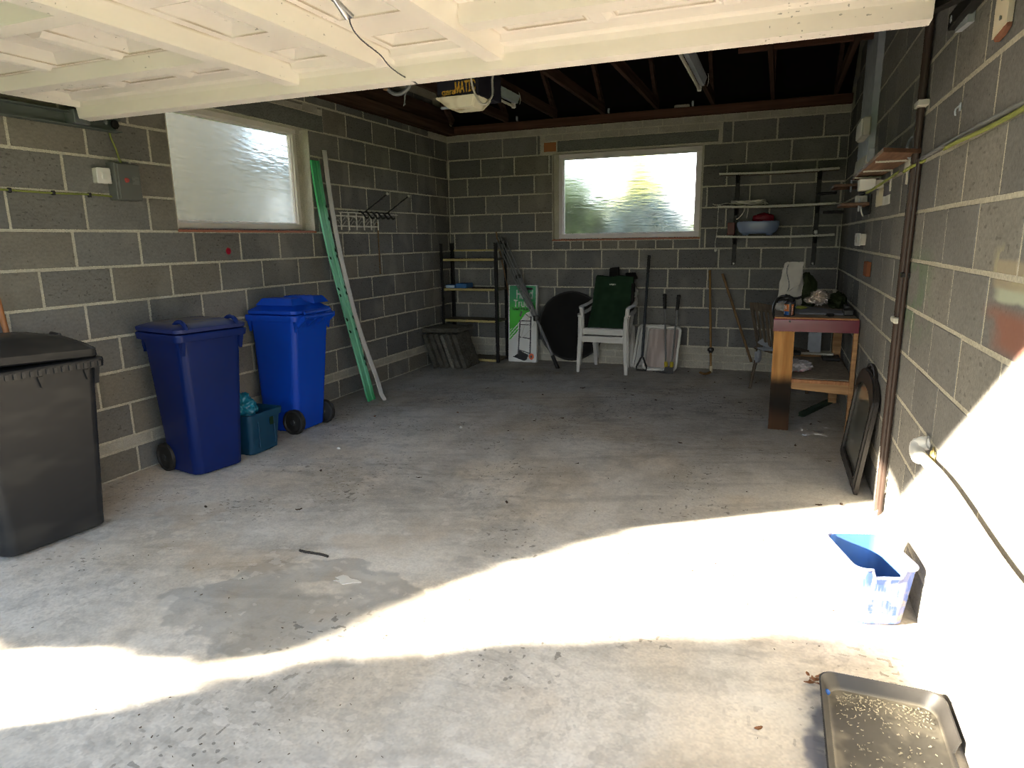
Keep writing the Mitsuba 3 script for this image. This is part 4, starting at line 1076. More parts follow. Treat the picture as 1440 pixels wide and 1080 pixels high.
t = thing('long_tool', 'long black tool with a D-shaped grip on the floor against the back wall', 'garden tool')
a0, a1 = np.array([2.612, 7.52, .015]), np.array([2.600, 7.90, 1.31])
L_ = lambda f: a0 + (a1 - a0) * f
part(t, 'shaft', tube([L_(.13), L_(1)], [.016, .014], 12), 'tool_navy', 40)
part(t, 'sleeve', tube([L_(.86), L_(1.0)], .018, 12), 'black_plastic', 40)
Mg = frame(L_(0), (1, 0, 0), unit(a1 - a0))
g = tube(np.array([(-.055, .012, 0), (.055, .012, 0), (.058, .05, 0), (.035, .10, 0), (.014, .15, 0), (.0, .18, 0), (-.014, .15, 0), (-.035, .10, 0), (-.058, .05, 0)]), .011, 8, True); g.apply_transform(Mg); part(t, 'grip', g, 'black_plastic', 40)
t = thing('long_shears', 'long-handled shears with black grips and yellow collars leaning on the deckchairs', 'garden shears')
for s0, s1 in (((2.885, 7.56, .07), (2.795, 7.885, .86)), ((2.945, 7.56, .07), (2.955, 7.885, .85))):
    s0, s1 = np.array(s0), np.array(s1); q = lambda f: s0 + (s1 - s0) * f
    part(t, 'handle', tube([q(0), q(1)], .010, 10), 'grey_tube', 40)
    part(t, 'grip', tube([q(.80), q(1.01)], [.017, .021], 10), 'black_plastic', 40)
    part(t, 'collar', tube([q(.0), q(.07)], .019, 10), 'tool_yellow', 40)
part(t, 'blade', hull([(2.86, 7.54, .0), (2.97, 7.54, .0), (2.875, 7.56, .075), (2.965, 7.56, .075), (2.9, 7.60, .0), (2.94, 7.6, .0)]), 'black_metal')
part(t, 'blade', hull([(2.72, 7.545, .018), (2.88, 7.54, .0), (2.88, 7.54, .03), (2.72, 7.56, .012), (2.88, 7.57, .0)]), 'black_metal')


def deckchair(x0, x1, y, z1, label, cloth, lean, dx):
    t = thing('folding_chair', label, 'chair', None)
    Mf = frame((x0, y, .015), unit((1, 0, 0)), unit((dx, lean, 1)))
    w = x1 - x0
    rr_ = rrect(w, z1, .045, 6, w / 2, z1 / 2); m = tube(np.c_[rr_, rr_[:, :1] * 0], .016, 8, True); m.apply_transform(Mf); part(t, 'frame', m, 'white_plastic', 40)
    rr_ = rrect(w * .88, z1 * .93, .045, 6, w / 2, z1 * .49); m = tube(np.c_[rr_, rr_[:, :1] * 0 - .05], .015, 8, True); m.apply_transform(Mf); part(t, 'frame', m, 'white_plastic', 40)
    m = bx(.02, w - .02, .03, z1 - .02, -.026, -.018); m.apply_transform(Mf); part(t, 'canvas', m, cloth)
    m = cat(bx(-.012, .012, z1 * .45, z1 * .6, -.04, .016, .004), bx(w - .012, w + .012, z1 * .45, z1 * .6, -.04, .016, .004)); m.apply_transform(Mf); part(t, 'armrest', m, 'white_plastic')


deckchair(2.60, 2.975, 7.66, .50, 'folded white deckchair with pinkish canvas behind the long tools', 'pink_canvas', .30, .06)
deckchair(2.47, 2.84, 7.73, .505, 'folded white deckchair behind the pinkish one, next to the white armchairs', 'chair_plastic', .26, .10)

t = thing('brass_rod', 'straight brown rod with black collar and hooked foot against the back wall', 'rod')
b0, b1 = np.array([3.372, 7.66, .03]), np.array([3.285, 7.93, 1.14]); q = lambda f: b0 + (b1 - b0) * f
part(t, 'shaft', tube([q(0), q(1)], .013, 10), 'brass', 40)
part(t, 'collar', lathe([(.014, -.04), (.038, .0), (.034, .02), (.014, .03)], 14, q(.21)), 'black_plastic', 40)
part(t, 'tip', tube([q(-.01), q(.05)], .017, 10), 'pale_cap', 40)
part(t, 'foot', tube(spline([q(0), (3.35, 7.62, .016), (3.30, 7.58, .014), (3.26, 7.60, .022)], 12), .013, 8), 'brass', 40)
solo('wooden_rod', tube([(3.795, 7.60, .17), (3.425, 7.93, 1.10)], .014, 10), 'rod_wood', 'slanting wooden rod leaning on the back wall left of the workbench chair', 'rod', smooth=40)

# wall shelves on the back wall
t = thing('wall_shelving', 'three thin white-edged shelves on dark uprights on the back wall', 'wall shelf')
for x in (3.535, 4.350): part(t, 'upright', bx(x - .022, x + .022, D - .02, D - .003, 1.20, 2.20, .002), 'black_metal')
for z, x1, sag in ((2.170, 4.52, .010), (1.829, 4.515, .014), (1.514, 4.523, .014)):
    xs = np.linspace(3.352, x1, 14); zz = z - sag * np.sin((xs - 3.352) / (x1 - 3.352) * np.pi)
    part(t, 'shelf', loft([np.array([[x, D - .215, a - .008], [x, D - .004, a - .008], [x, D - .004, a + .008], [x, D - .215, a + .008]]) for x, a in zip(xs, zz)]), 'dirty_board')
    part(t, 'edge', loft([np.array([[x, D - .222, a - .011], [x, D - .214, a - .011], [x, D - .214, a + .011], [x, D - .222, a + .011]]) for x, a in zip(xs, zz)]), 'old_white', label='white front edge')
    for x in (3.535, 4.350): part(t, 'bracket', hull([(x + u, y, w) for u in (-.012, .012) for y, w in ((D - .015, z - .012), (D - .015, z - .09), (D - .19, z - .012), (D - .19, z - .025))]), 'black_metal')
for x in (3.535, 4.346): part(t, 'cap', lathe([(0, 0), (.012, 0), (.012, .02), (0, .022)], 10, (x, D - .012, 1.205)), 'white_plastic', 30)

t = thing('foot_spa', 'oval blue-grey plastic foot spa on the lowest wall shelf', 'foot spa')
def oval(a, b, z, n=40): return np.array([[3.772 + a * np.sign(math.cos(s)) * abs(math.cos(s)) ** .75, 7.83 + b * np.sign(math.sin(s)) * abs(math.sin(s)) ** .75, z] for s in np.arange(n) * 2 * np.pi / n])
part(t, 'tub', loft([oval(.155, .075, 1.538), oval(.19, .09, 1.56), oval(.212, .098, 1.61), oval(.215, .10, 1.655), oval(.205, .094, 1.668), oval(.185, .078, 1.668), oval(.17, .07, 1.60)]), 'spa_blue', 40)
for dx in (-.12, .12): part(t, 'foot', lathe([(.03, 0), (.035, .015), (.03, .03), (0, .03)], 14, (3.772 + dx, 7.80, 1.521)), 'spa_blue', 30)
part(t, 'button', lathe([(0, 0), (.012, 0), (.010, .006), (0, .007)], 12, (3.775, 7.735, 1.628), 'y'), 'white_plastic', 30)
solo('red_cushion', crumple((3.82, 7.85, 1.70), (.115, .06, .055), .18, 5, 4), 'spa_red', 'dark red bundle poking out of the blue-grey foot spa', 'bundle', smooth=True)
solo('red_book', bx(3.46, 3.535, 7.80, 7.93, 1.526, 1.66, .003), 'dark_red', 'dark red book upright at the left of the foot spa', 'book')
t = thing('cable_coil', 'loose coil of white cable on the middle wall shelf', 'cable')
pts = [(3.66 + (.17 + .02 * math.sin(3 * a)) * math.cos(a), 7.84 + .075 * math.sin(a), 1.853 + .014 * (i % 5) / 2 + .01 * math.sin(2.3 * a)) for i, a in enumerate(np.linspace(0, 8 * np.pi, 70))]
part(t, 'coil', tube(spline(pts, 240), .006, 6), 'old_white', True)
part(t, 'loose_end', tube(spline([(3.49, 7.83, 1.85), (3.42, 7.78, 1.862), (3.36, 7.76, 1.85), (3.30, 7.77, 1.86)], 24), .005, 6), 'old_white', True)
part(t, 'loose_end', tube(spline([(3.70, 7.79, 1.85), (3.78, 7.76, 1.885), (3.84, 7.77, 1.86), (3.86, 7.8, 1.845)], 24), .005, 6), 'old_white', True)
part(t, 'loose_end', tube(spline([(3.63, 7.745, 1.842), (3.632, 7.735, 1.80), (3.60, 7.735, 1.73), (3.55, 7.75, 1.69)], 24), .0045, 6), 'old_white', True)
part(t, 'loose_end', tube(spline([(3.66, 7.745, 1.842), (3.665, 7.735, 1.79), (3.655, 7.735, 1.70)], 24), .0045, 6), 'old_white', True)
t = thing('hanging_cord', 'thin white pull cord hanging from the left end of the wall shelves', 'cord')
part(t, 'cord', tube(spline([(3.365, 7.735, 1.835), (3.36, 7.735, 1.70), (3.352, 7.735, 1.50), (3.345, 7.735, 1.42), (3.352, 7.735, 1.385)], 30), .004, 6), 'old_white', True)
part(t, 'knot', crumple((3.352, 7.735, 1.372), (.018, .014, .024), .3, 3, 5, 2), 'old_white', True)
solo('bottle_cap', lathe([(0, 0), (.018, 0), (.02, .012), (.016, .034), (0, .038)], 12, (4.345, 7.775, 1.527)), 'white_plastic', 'small white cap on the lowest wall shelf near its right upright', 'cap', smooth=30)
for x in (3.45, 3.50):
    pass

# ------------------------------------------------------------------ workbench and what lies on it
BY0, BY1, BX0, BX1, BT = 5.515, 6.70, 4.0, 4.585, .895
t = thing('workbench', 'wooden workbench with maroon front edge along the right wall', 'workbench')
part(t, 'top', bx(BX0, BX1, BY0 + .012, BY1, BT - .035, BT - .004, .003), 'dirty_board', label='dusty board top')
prof = [(0, .79), (0, .872), (.004, .884), (.014, .892), (.03, .892), (.03, .79)]
part(t, 'front_edge', extrude([(y + BY0 - .012, z) for y, z in prof], BX1 + .008 - BX0, frame((BX0 - .004, 0, 0), (0, 1, 0), (0, 0, 1))), 'maroon', 30, label='glossy maroon front edge')
part(t, 'lipping', bx(BX0, BX1, BY0 - .006, BY0 + .02, .884, .898, .003), 'orange_wood')
part(t, 'nail', lathe([(0, 0), (.008, 0), (.006, .005), (0, .006)], 8, (4.11, BY0 - .018, .868), 'y'), 'black_metal')
part(t, 'rail', bx(BX0 + .004, BX0 + .03, BY0 + .02, BY1 - .02, .80, .862), 'bench_wood')
part(t, 'leg', hull([(x, y, z) for x0, x1, z in ((4.003, 4.150, .79), (4.005, 4.155, .0)) for x in (x0, x1) for y in (BY0, BY0 + .062)]), 'bench_leg', label='wide front leg, scorched black low down')
part(t, 'leg', bx(4.560, 4.592, BY0 + .01, BY0 + .06, 0, .79, .002), 'bench_wood')
part(t, 'leg', bx(4.505, 4.575, BY1 - .11, BY1 - .06, 0, .86, .002), 'bench_wood')
part(t, 'leg', bx(4.01, 4.075, BY1 - .11, BY1 - .06, 0, .86, .002), 'bench_wood')
part(t, 'lower_shelf', bx(4.01, 4.585, BY0 + .05, BY1 - .05, .405, .420, .002), 'dirty_board')
part(t, 'shelf_rail', hull([(x, y, z) for x, z in ((4.15, .335), (4.15, .412), (4.562, .31), (4.562, .405)) for y in (BY0 + .02, BY0 + .045)]), 'bench_wood')
part(t, 'shelf_rail', bx(4.15, 4.562, BY0 + .018, BY0 + .05, .385, .412, .003), 'orange_wood')
part(t, 'shelf_rail', bx(4.02, 4.56, BY1 - .10, BY1 - .07, .42, .455, .003), 'bench_wood')
t = thing('paint_tin', 'small tin with orange and blue label at the front of the workbench', 'tin')
part(t, 'can', lathe([(0, 0), (.040, 0), (.041, .004), (.0405, .102), (.042, .106), (.038, .11), (.036, .106), (0, .106)], 28, (4.107, 5.70, BT - .004)), 'tin_dark', 30)
def wrap(a0, a1, z0, z1, r=.0418, n=10):
    an = np.linspace(math.radians(a0), math.radians(a1), n)
    v = np.array([[4.107 + r * math.cos(a), 5.70 + r * math.sin(a), BT - .004 + z] for z in (z0, z1) for a in an])
    return trimesh.Trimesh(v, [f for i in range(n - 1) for f in ([i, i + 1, n + i + 1], [i, n + i + 1, n + i])], process=False)
part(t, 'label', wrap(170, 262, .008, .036), 'tin_blue', True, label='blue band'); part(t, 'label', wrap(170, 262, .036, .092), 'tin_orange', True, label='orange band'); part(t, 'label', wrap(285, 310, .008, .092), 'tin_orange', True, label='orange stripe')

for w_ in ((188, 200, .05, .085), (205, 212, .045, .085), (220, 235, .055, .082), (292, 298, .01, .08), (198, 212, .014, .03)):
    part(t, 'print', wrap(*w_, .0424, 4), 'white_plastic', label='white print')
solo('work_mat', hull([(x, y, z) for (x, y) in ((4.05, 6.28), (4.24, 6.40), (4.56, 5.93), (4.52, 5.80), (4.18, 5.78)) for z in (BT - .002, BT + .012)]), 'grey_sheet', 'flat grey sheet lying on the workbench', 'sheet')
solo('leaflet', hull([(4.02, 6.18, .955), (4.16, 6.05, .93), (4.18, 6.17, .932), (4.05, 6.28, .957), (4.02, 6.18, .950), (4.16, 6.05, .925)]), 'grey_cloth', 'pale grey booklet tilted behind the paint tin', 'booklet')
solo('rag', crumple((4.055, 6.10, .92), (.06, .12, .04), .3, 21, 6, 3, BT - .002), 'sacking', 'crumpled cream rag behind the paint tin at the bench edge', 'rag', smooth=True)
solo('lime_cloth', crumple((4.20, 6.12, .918), (.055, .06, .014), .3, 8, 5, 3, BT + .008), 'lime_cloth', 'small lime green cloth on the grey sheet', 'cloth', smooth=True)
t = thing('sack', 'crumpled whitish paper sack standing at the far end of the workbench', 'sack')
bagr = []
for z, a, b, ox in ((.89, .085, .055, 0), (.93, .10, .06, 0), (1.0, .095, .055, .004), (1.1, .09, .05, .01), (1.2, .082, .03, .012), (1.275, .07, .008, .022)):
    bagr.append(np.array([[4.11 + ox + a * np.sign(math.cos(s)) * abs(math.cos(s)) ** .6 + .012 * math.sin(5 * s + z * 30), 6.42 + b * np.sign(math.sin(s)) * abs(math.sin(s)) ** .7, z + (.012 * math.sin(s * 3) if z > 1.0 else 0)] for s in np.arange(28) * 2 * np.pi / 28]))
part(t, 'paper', loft(bagr), 'sacking', 50)
part(t, 'crease', tube(spline([(4.085, 6.36, 1.265), (4.08, 6.362, 1.18), (4.10, 6.355, 1.1), (4.088, 6.355, 1.03)], 14), .003, 5), 'grey_sheet', True)
part(t, 'fold', tube(spline([(4.09, 6.352, 1.03), (4.13, 6.35, 1.06), (4.19, 6.365, 1.10)], 14), .006, 5), 'sacking', True)
solo('olive_bag', crumple((4.245, 6.50, 1.0), (.10, .09, .19), .22, 31, 4, 4, BT - .002), 'olive_bag', 'dark olive bag slumped between the white sack and the foil', 'bag', smooth=True)
solo('foil_bundle', crumple((4.345, 6.27, .99), (.08, .065, .068), .75, 42, 15, 4, BT + .002), 'foil', 'crumpled shiny foil on the far end of the workbench', 'foil', smooth=12)
solo('foil_bundle', crumple((4.27, 6.28, .965), (.05, .045, .03), .5, 17, 8, 3), 'foil', 'small twist of foil left of the larger foil bundle', 'foil', smooth=12)
solo('dark_bag', crumple((4.50, 6.42, .95), (.08, .16, .085), .25, 9, 5, 4, BT - .002), 'olive_bag', 'dark bag heaped against the right wall behind the foil', 'bag', smooth=True)
solo('dark_cable', tube(spline([(4.01, 6.0, .80), (3.985, 6.08, .90), (4.0, 6.2, .955), (4.06, 6.32, .985), (4.14, 6.34, .975), (4.20, 6.30, .99)], 40), [.011] * 40, 8), 'black_plastic', 'black hose curling over the left edge of the workbench', 'hose', smooth=True)
solo('black_bundle', crumple((4.08, 6.33, .955), (.085, .06, .055), .3, 14, 6, 3), 'black_plastic', 'black bundle at the foot of the white sack', 'bundle', smooth=True)
solo('small_clamp', crumple((4.40, 5.70, .903), (.035, .02, .014), .4, 4, 6, 2, BT - .004), 'black_metal', 'small black metal piece near the right front of the workbench', 'metal piece', smooth=30)
solo('tool_case', cat(bx(4.50, 4.57, 5.78, 5.95, BT - .004, .935, .006), bx(4.52, 4.56, 5.97, 6.10, BT - .004, .95, .006)), 'black_plastic', 'black clutter along the right wall edge of the workbench', 'tool box')
t = thing('flowered_bag', 'grey and pink patterned plastic bag on the lower shelf of the workbench', 'plastic bag')
part(t, 'film', crumple((4.19, 5.86, .465), (.13, .10, .055), .32, 27, 7, 4, .421), 'pink_bag', True)
solo('offcut_board', bx(4.19, 4.51, 6.50, 6.56, .455, .47, .002), 'old_white', 'pale narrow board lying at the back of the lower bench shelf', 'board')
solo('leaning_sheet', obox((4.42, 7.80, .32), (1, 0, 0), unit((0, .18, 1)), unit((0, -1, .18)), .13, .62, .02, .003), 'galv', 'pale grey panel leaning on the back wall, seen under the workbench', 'panel')
solo('black_wedge', bx(4.42, 4.56, 6.40, 6.60, .421, .452, .004), 'black_metal', 'small dark tray at the back right of the lower bench shelf', 'tray')
solo('dark_tin', bx(4.11, 4.24, 6.42, 6.55, .456, .485, .004), 'black_metal', 'flat dark tin at the back left of the lower bench shelf', 'tin')
t = thing('steel_angle', 'dark green steel angle lying on the floor under the workbench', 'steel angle')
part(t, 'web', bar((4.245, 6.0, .018), (4.52, 6.63, .018), .006, .036), 'green_angle'); part(t, 'flange', bar((4.265, 5.99, .003), (4.54, 6.62, .003), .04, .006), 'green_angle')
GB = 'clear plastic bottles in front of the bench'
for i, (x, y, s, an) in enumerate(((4.235, 5.43, 1.0, .4), (4.335, 5.50, .9, 1.9), (4.315, 5.36, .8, 1.2))):
    m = lathe([(0, 0), (.026, .002), (.032, .012), (.030, .045), (.033, .07), (.032, .10), (.018, .125), (.012, .135), (.012, .15), (0, .15)], 18)
    m.apply_transform(trimesh.transformations.rotation_matrix(np.pi / 2, [1, 0, 0])); m.apply_scale(s)
    v = np.array(m.vertices); v += .012 * (meshkit.fbm(v * 30 + i, 3, i)[:, None] - .5) * 2; m = trimesh.Trimesh(v, m.faces)
    m.apply_translation([0, 0, -m.bounds[0, 2]])
    solo('clear_bottle', place(m, x, y, an, .001), 'clear_plastic', ['crushed clear plastic bottle nearest the scorched bench leg', 'crushed clear bottle furthest back under the front of the bench', 'small crushed clear bottle nearest the camera by the bench'][i], 'bottle', GB, smooth=True)

# old wooden chair pushed up to the bench, its back to the left
t = thing('wooden_chair', 'old dark wooden chair with slatted back pushed against the workbench', 'chair')
CP = lambda m: place(m, 4.085, 6.97, math.radians(35))
part(t, 'seat', CP(bx(-.19, .18, -.19, .19, .405, .43, .01)), 'old_chair')
for u in (-.16, .16):
    part(t, 'leg', CP(tube([(-.15, u, .41), (-.20, u * 1.2, 0)], [.02, .014], 8)), 'old_chair', 40)
    part(t, 'leg', CP(tube([(.15, u, .41), (.18, u * 1.15, 0)], [.02, .014], 8)), 'old_chair', 40)
for u in (-.15, -.075, 0, .075, .15):
    part(t, 'back_slat', CP(bar((-.17, u * .85, .42), (-.255, u, .82), .045 if abs(u) > .1 else .028, .014, (1, 0, .2), .003)), 'old_chair')
part(t, 'top_rail', CP(hull([(-.25, -.19, .80), (-.262, -.19, .875), (-.24, -.19, .80), (-.252, -.19, .875), (-.25, .19, .80), (-.262, .19, .875), (-.24, .19, .80), (-.252, .19, .875), (-.272, 0, .885), (-.26, 0, .885)])), 'old_chair')
part(t, 'stretcher', CP(tube([(-.17, -.17, .17), (.16, -.17, .17)], .009, 8)), 'old_chair', 40)
solo('grey_rag', cat(crumple((4.01, 6.83, .445), (.15, .11, .022), .3, 6, 6, 4), crumple((3.875, 6.80, .37), (.035, .06, .07), .3, 16, 5, 3)), 'grey_cloth', 'grey cloth spread over the seat of the wooden chair', 'cloth', smooth=True)
solo('grey_rag', hull([(3.86, 6.86, .50), (3.90, 6.90, .53), (4.02, 6.80, .455), (4.0, 6.76, .44), (3.86, 6.86, .49), (4.02, 6.80, .445)]), 'grey_cloth', 'folded grey strip propped above the seat cloth of the wooden chair', 'cloth')

# ------------------------------------------------------------------ right wall
t = thing('arched_mirror', 'arched mirror in a dark frame standing on the floor against the right wall', 'mirror')
mA, mB = np.array([4.498, 4.185, 0.004]), np.array([4.490, 5.0, 0.004])        # near and far foot
tops = np.array([4.575, 4.19, .70])
uM = unit(mB - mA); vM = unit(np.array([.118, 0, 1.0])); Wm = np.linalg.norm(mB - mA)
Mm = frame(mA, uM, vM)
def arch(w0, w1, h, rise, off, n=18):
    a = np.linspace(0, np.pi, n)
    c = (w0 + w1) / 2
    return [(w0, off), (w1, off)] + [(c + (w1 - w0) / 2 * math.cos(t_), h + rise * math.sin(t_)) for t_ in a]
outer = Polygon(arch(0, Wm, .545, .135, 0)); inner = Polygon(arch(.055, Wm - .055, .50, .115, .055))
m = extrude(outer.difference(inner), .022, Mm); part(t, 'frame', m, 'mirror_frame')
m = extrude(Polygon(arch(.03, Wm - .03, .53, .14, .03)).difference(Polygon(arch(.075, Wm - .075, .485, .10, .075))), .012, Mm @ trimesh.transformations.translation_matrix([0, 0, -.010])); part(t, 'moulding', m, 'mirror_frame')
m = extrude(inner, .004, Mm @ trimesh.transformations.translation_matrix([0, 0, .008])); part(t, 'glass', m, 'mirror_glass', label='dull mirror glass')
m = tube([(Wm / 2 + .17 * math.cos(a), .655 + .055 * math.sin(a), .012) for a in np.linspace(0, np.pi, 16)], .012, 8); m.apply_transform(Mm); part(t, 'crest', m, 'mirror_frame', 40)

t = thing('conduit', 'pair of dark brown vertical pipes up the right wall', 'pipe')
part(t, 'pipe', tube([(W - .022, 3.835, .02), (W - .022, 3.825, 1.2), (W - .022, 3.79, 2.62)], .016, 12), 'conduit_red', 40)
part(t, 'pipe', tube([(W - .018, 3.765, .02), (W - .018, 3.755, 1.2), (W - .018, 3.73, 1.85)], .012, 12), 'conduit_brown', 40)
part(t, 'pipe', tube([(W - .02, 3.895, .4), (W - .02, 3.885, 1.2), (W - .02, 3.85, 2.62)], .013, 12), 'conduit_brown', 40)
for y, z in ((3.79, 2.10), (3.83, 1.085)): part(t, 'clip', bx(W - .048, W - .001, y - .06, y + .05, z - .014, z + .014, .004), 'old_white', label='white pipe clip')
part(t, 'clip', bx(W - .04, W - .001, 3.74, 3.79, 1.30, 1.325, .004), 'black_metal')
part(t, 'shoe', hull([(W - .075, 3.72, .0), (W, 3.72, .0), (W - .075, 3.94, .0), (W, 3.94, .0), (W - .01, 3.74, .06), (W, 3.94, .10), (W, 3.72, .08)]), 'mortar')

t = thing('cable_trunking', 'galvanised grey cable trunking running up the right wall near the back', 'trunking')
part(t, 'trunk', bx(W - .045, W, 5.66, 6.40, 2.03, 2.12, .004), 'galv')
part(t, 'trunk', hull([(x, y, z) for x in (W - .045, W) for y, z in ((5.70, 2.10), (6.42, 2.10), (5.66, 3.05), (6.42, 3.05))]), 'galv')
part(t, 'skirt', hull([(x, y, z) for x in (W - .05, W) for y, z in ((5.70, 2.08), (6.46, 2.10), (5.75, 1.95), (6.60, 1.96))]), 'old_white')
t = thing('junction_box', 'pale plastic junction box on the grey trunking of the right wall', 'junction box')
part(t, 'case', bx(W - .10, W - .046, 5.60, 5.99, 2.20, 2.33, .008), 'old_white'); part(t, 'lid', bx(W - .108, W - .098, 5.62, 5.97, 2.21, 2.32, .003), 'white_plastic')

t = thing('wall_bracket_shelf', 'varnished wooden shelf on white brackets on the right wall', 'wall shelf')
part(t, 'board', hull([(x, y, z) for z in (1.883, 1.902) for x, y in ((4.42, 3.655), (W - .003, 3.80), (4.445, 5.37), (W - .003, 5.37))]), 'shelf_wood')
for y in (4.10, 4.66, 5.16):
    part(t, 'bracket', cat(bx(4.44, W - .004, y - .010, y + .010, 1.875, 1.883), bx(W - .012, W - .004, y - .012, y + .012, 1.76, 1.883)), 'old_white', label='white bracket')
part(t, 'end_plate', bx(W - .012, W - .003, 4.03, 4.19, 1.835, 1.882, .003), 'old_white')
solo('cable_ring', tube([(W - .02 - .012 * math.cos(a), 3.95 + .075 * math.cos(a), 1.915 + .05 * math.sin(a) + .012) for a in np.linspace(0, 2 * np.pi, 24, endpoint=False)], .007, 6, True), 'galv', 'grey cable ring on the end of the wooden wall shelf', 'cable', smooth=True)
t = thing('meter_box', 'off-white plastic box fixed below the wooden wall shelf', 'box')
part(t, 'case', bx(4.455, 4.55, 4.98, 5.10, 1.788, 1.862, .005), 'old_white'); part(t, 'cover', bx(4.455, 4.548, 4.972, 4.982, 1.791, 1.859, .003), 'white_plastic'); part(t, 'back_plate', bx(4.54, W - .003, 5.0, 5.09, 1.80, 1.85), 'old_white')
for n_, (x0, x1, y0, y1, z) in enumerate(((4.37, 4.585, 5.95, 6.35, 1.875), (4.40, 4.585, 5.55, 5.95, 1.715))):
    t = thing('peg_shelf', ['short brown wooden ledge with dark pegs on the right wall behind the wooden shelf', 'lower short brown wooden ledge holding white sockets on the right wall'][n_], 'ledge')
    part(t, 'board', bx(x0, x1, y0, y1, z, z + .022, .003), 'shelf_wood')
    part(t, 'peg', tube([(x0 + .02, y0 + .05, z - .04), (x0 - .10, y0 + .2, z - .035)], .011, 8), 'black_metal', 40)
    part(t, 'peg', tube([(x0 + .12, y0 + .02, z + .05), (x0 + .12, y0 + .03, z - .04)], .007, 6), 'galv', 40)
    part(t, 'back_board', bx(W - .016, W - .002, y0, y1, z - .06, z + .08, .003), 'black_metal')
t = thing('socket', 'white twin socket above the lower brown ledge on the right wall', 'socket')
part(t, 'plate', bx(4.50, 4.58, 5.66, 5.70, 1.742, 1.79, .004), 'white_plastic'); part(t, 'switch', cat(bx(4.512, 4.530, 5.654, 5.662, 1.756, 1.778, .002), bx(4.548, 4.566, 5.654, 5.662, 1.756, 1.778, .002)), 'old_white')
part(t, 'lead', tube(spline([(4.54, 5.66, 1.742), (4.545, 5.65, 1.68), (4.56, 5.65, 1.64)], 12), .005, 6), 'white_plastic', True)
t = thing('light_switch', 'white light switch on the right wall below the ledges', 'switch')
part(t, 'box', bx(W - .042, W - .003, 5.67, 5.98, 1.43, 1.515, .004), 'old_white'); part(t, 'plate', bx(W - .05, W - .04, 5.66, 5.99, 1.425, 1.52, .004), 'white_plastic'); part(t, 'rocker', bx(W - .056, W - .048, 5.78, 5.86, 1.45, 1.495, .002), 'old_white')
t = thing('paper_note', 'cream paper calendar with rounded top hanging on the right wall', 'paper')
part(t, 'sheet', bx(W - .010, W - .004, 4.93, 5.26, 1.69, 1.80, .001), 'note_cream', label='cream sheet'); part(t, 'sheet', bx(W - .011, W - .005, 4.64, 4.92, 1.685, 1.74, .001), 'old_white', label='white sheet'); part(t, 'card', bx(W - .009, W - .005, 4.66, 4.93, 1.735, 1.80, .001), 'ink_grey', label='dark upper card')
solo('wall_batten', bx(W - .03, W - .003, 5.23, 5.42, 1.222, 1.322, .003), 'rust_wood', 'small orange wooden block fixed low on the right wall above the bench', 'block')
t = thing('cable_run', 'green and yellow cable clipped along the right wall to the wooden shelf', 'cable')
part(t, 'run', tube(spline([(W - .016, 1.4, 1.825), (W - .016, 2.0, 1.838), (W - .012, 2.6, 1.832), (W - .012, 3.2, 1.840), (W - .012, 3.72, 1.834), (W - .055, 3.82, 1.812), (W - .05, 3.90, 1.81), (W - .012, 3.96, 1.84), (W - .012, 4.5, 1.842), (W - .012, 5.2, 1.845)], 90), .0075, 8), 'earth_cable', True)
part(t, 'sheath', tube(spline([(W - .010, 1.4, 1.842), (W - .010, 2.3, 1.852), (W - .010, 3.0, 1.855), (W - .01, 3.72, 1.85)], 40), .009, 8), 'grey_tube', True)
t = thing('jamb_board', 'cream painted board with broken terracotta end high on the right wall', 'board')
part(t, 'board', hull([(x, y, z) for x in (W - .018, W - .003) for y, z in ((2.505, 2.62), (2.69, 2.62), (2.69, 2.105), (2.545, 2.118))]), 'cream_board')
part(t, 'broken_end', hull([(x, y, z) for x in (W - .015, W - .003) for y, z in ((2.69, 2.107), (2.545, 2.12), (2.66, 2.090), (2.59, 2.094), (2.545, 2.106))]), 'terracotta')
for z in (2.20, 2.145): part(t, 'screw', lathe([(0, 0), (.008, 0), (.006, .004), (0, .005)], 8, (W - .024, 2.60, z), 'x'), 'dull_steel')
solo('wall_hook', cat(bx(W - .008, W - .002, 3.075, 3.095, 1.955, 1.985, .002), tube(spline([(W - .006, 3.085, 1.975), (W - .02, 3.085, 1.955), (W - .016, 3.085, 1.94)], 10), .0035, 6)), 'galv', 'small pale wall hook on a block of the right wall above the cable', 'hook')

t = thing('waste_pipe', 'white plastic waste pipe elbow low on the right wall in the sunlight', 'pipe')
part(t, 'pipe', tube(spline([(4.562, 2.99, .668), (4.562, 2.9, .664), (4.562, 2.6, .685), (4.562, 2.3, .692), (4.565, 1.5, .72)], 40), .020, 14), 'white_plastic', 40)
part(t, 'elbow', tube(spline([(W + .01, 2.945, .700), (4.585, 2.975, .690), (4.566, 2.99, .679), (4.560, 2.98, .669), (4.562, 2.90, .664)], 16), .024, 14), 'white_plastic', 40)
part(t, 'collar', tube([(4.580, 2.965, .690), (4.602, 2.945, .699)], .029, 14), 'white_plastic', 40)
part(t, 'sealant', crumple((W - .006, 2.84, .66), (.012, .045, .05), .4, 3, 5, 3), 'shelf_edge', True, label='yellow sealing foam')

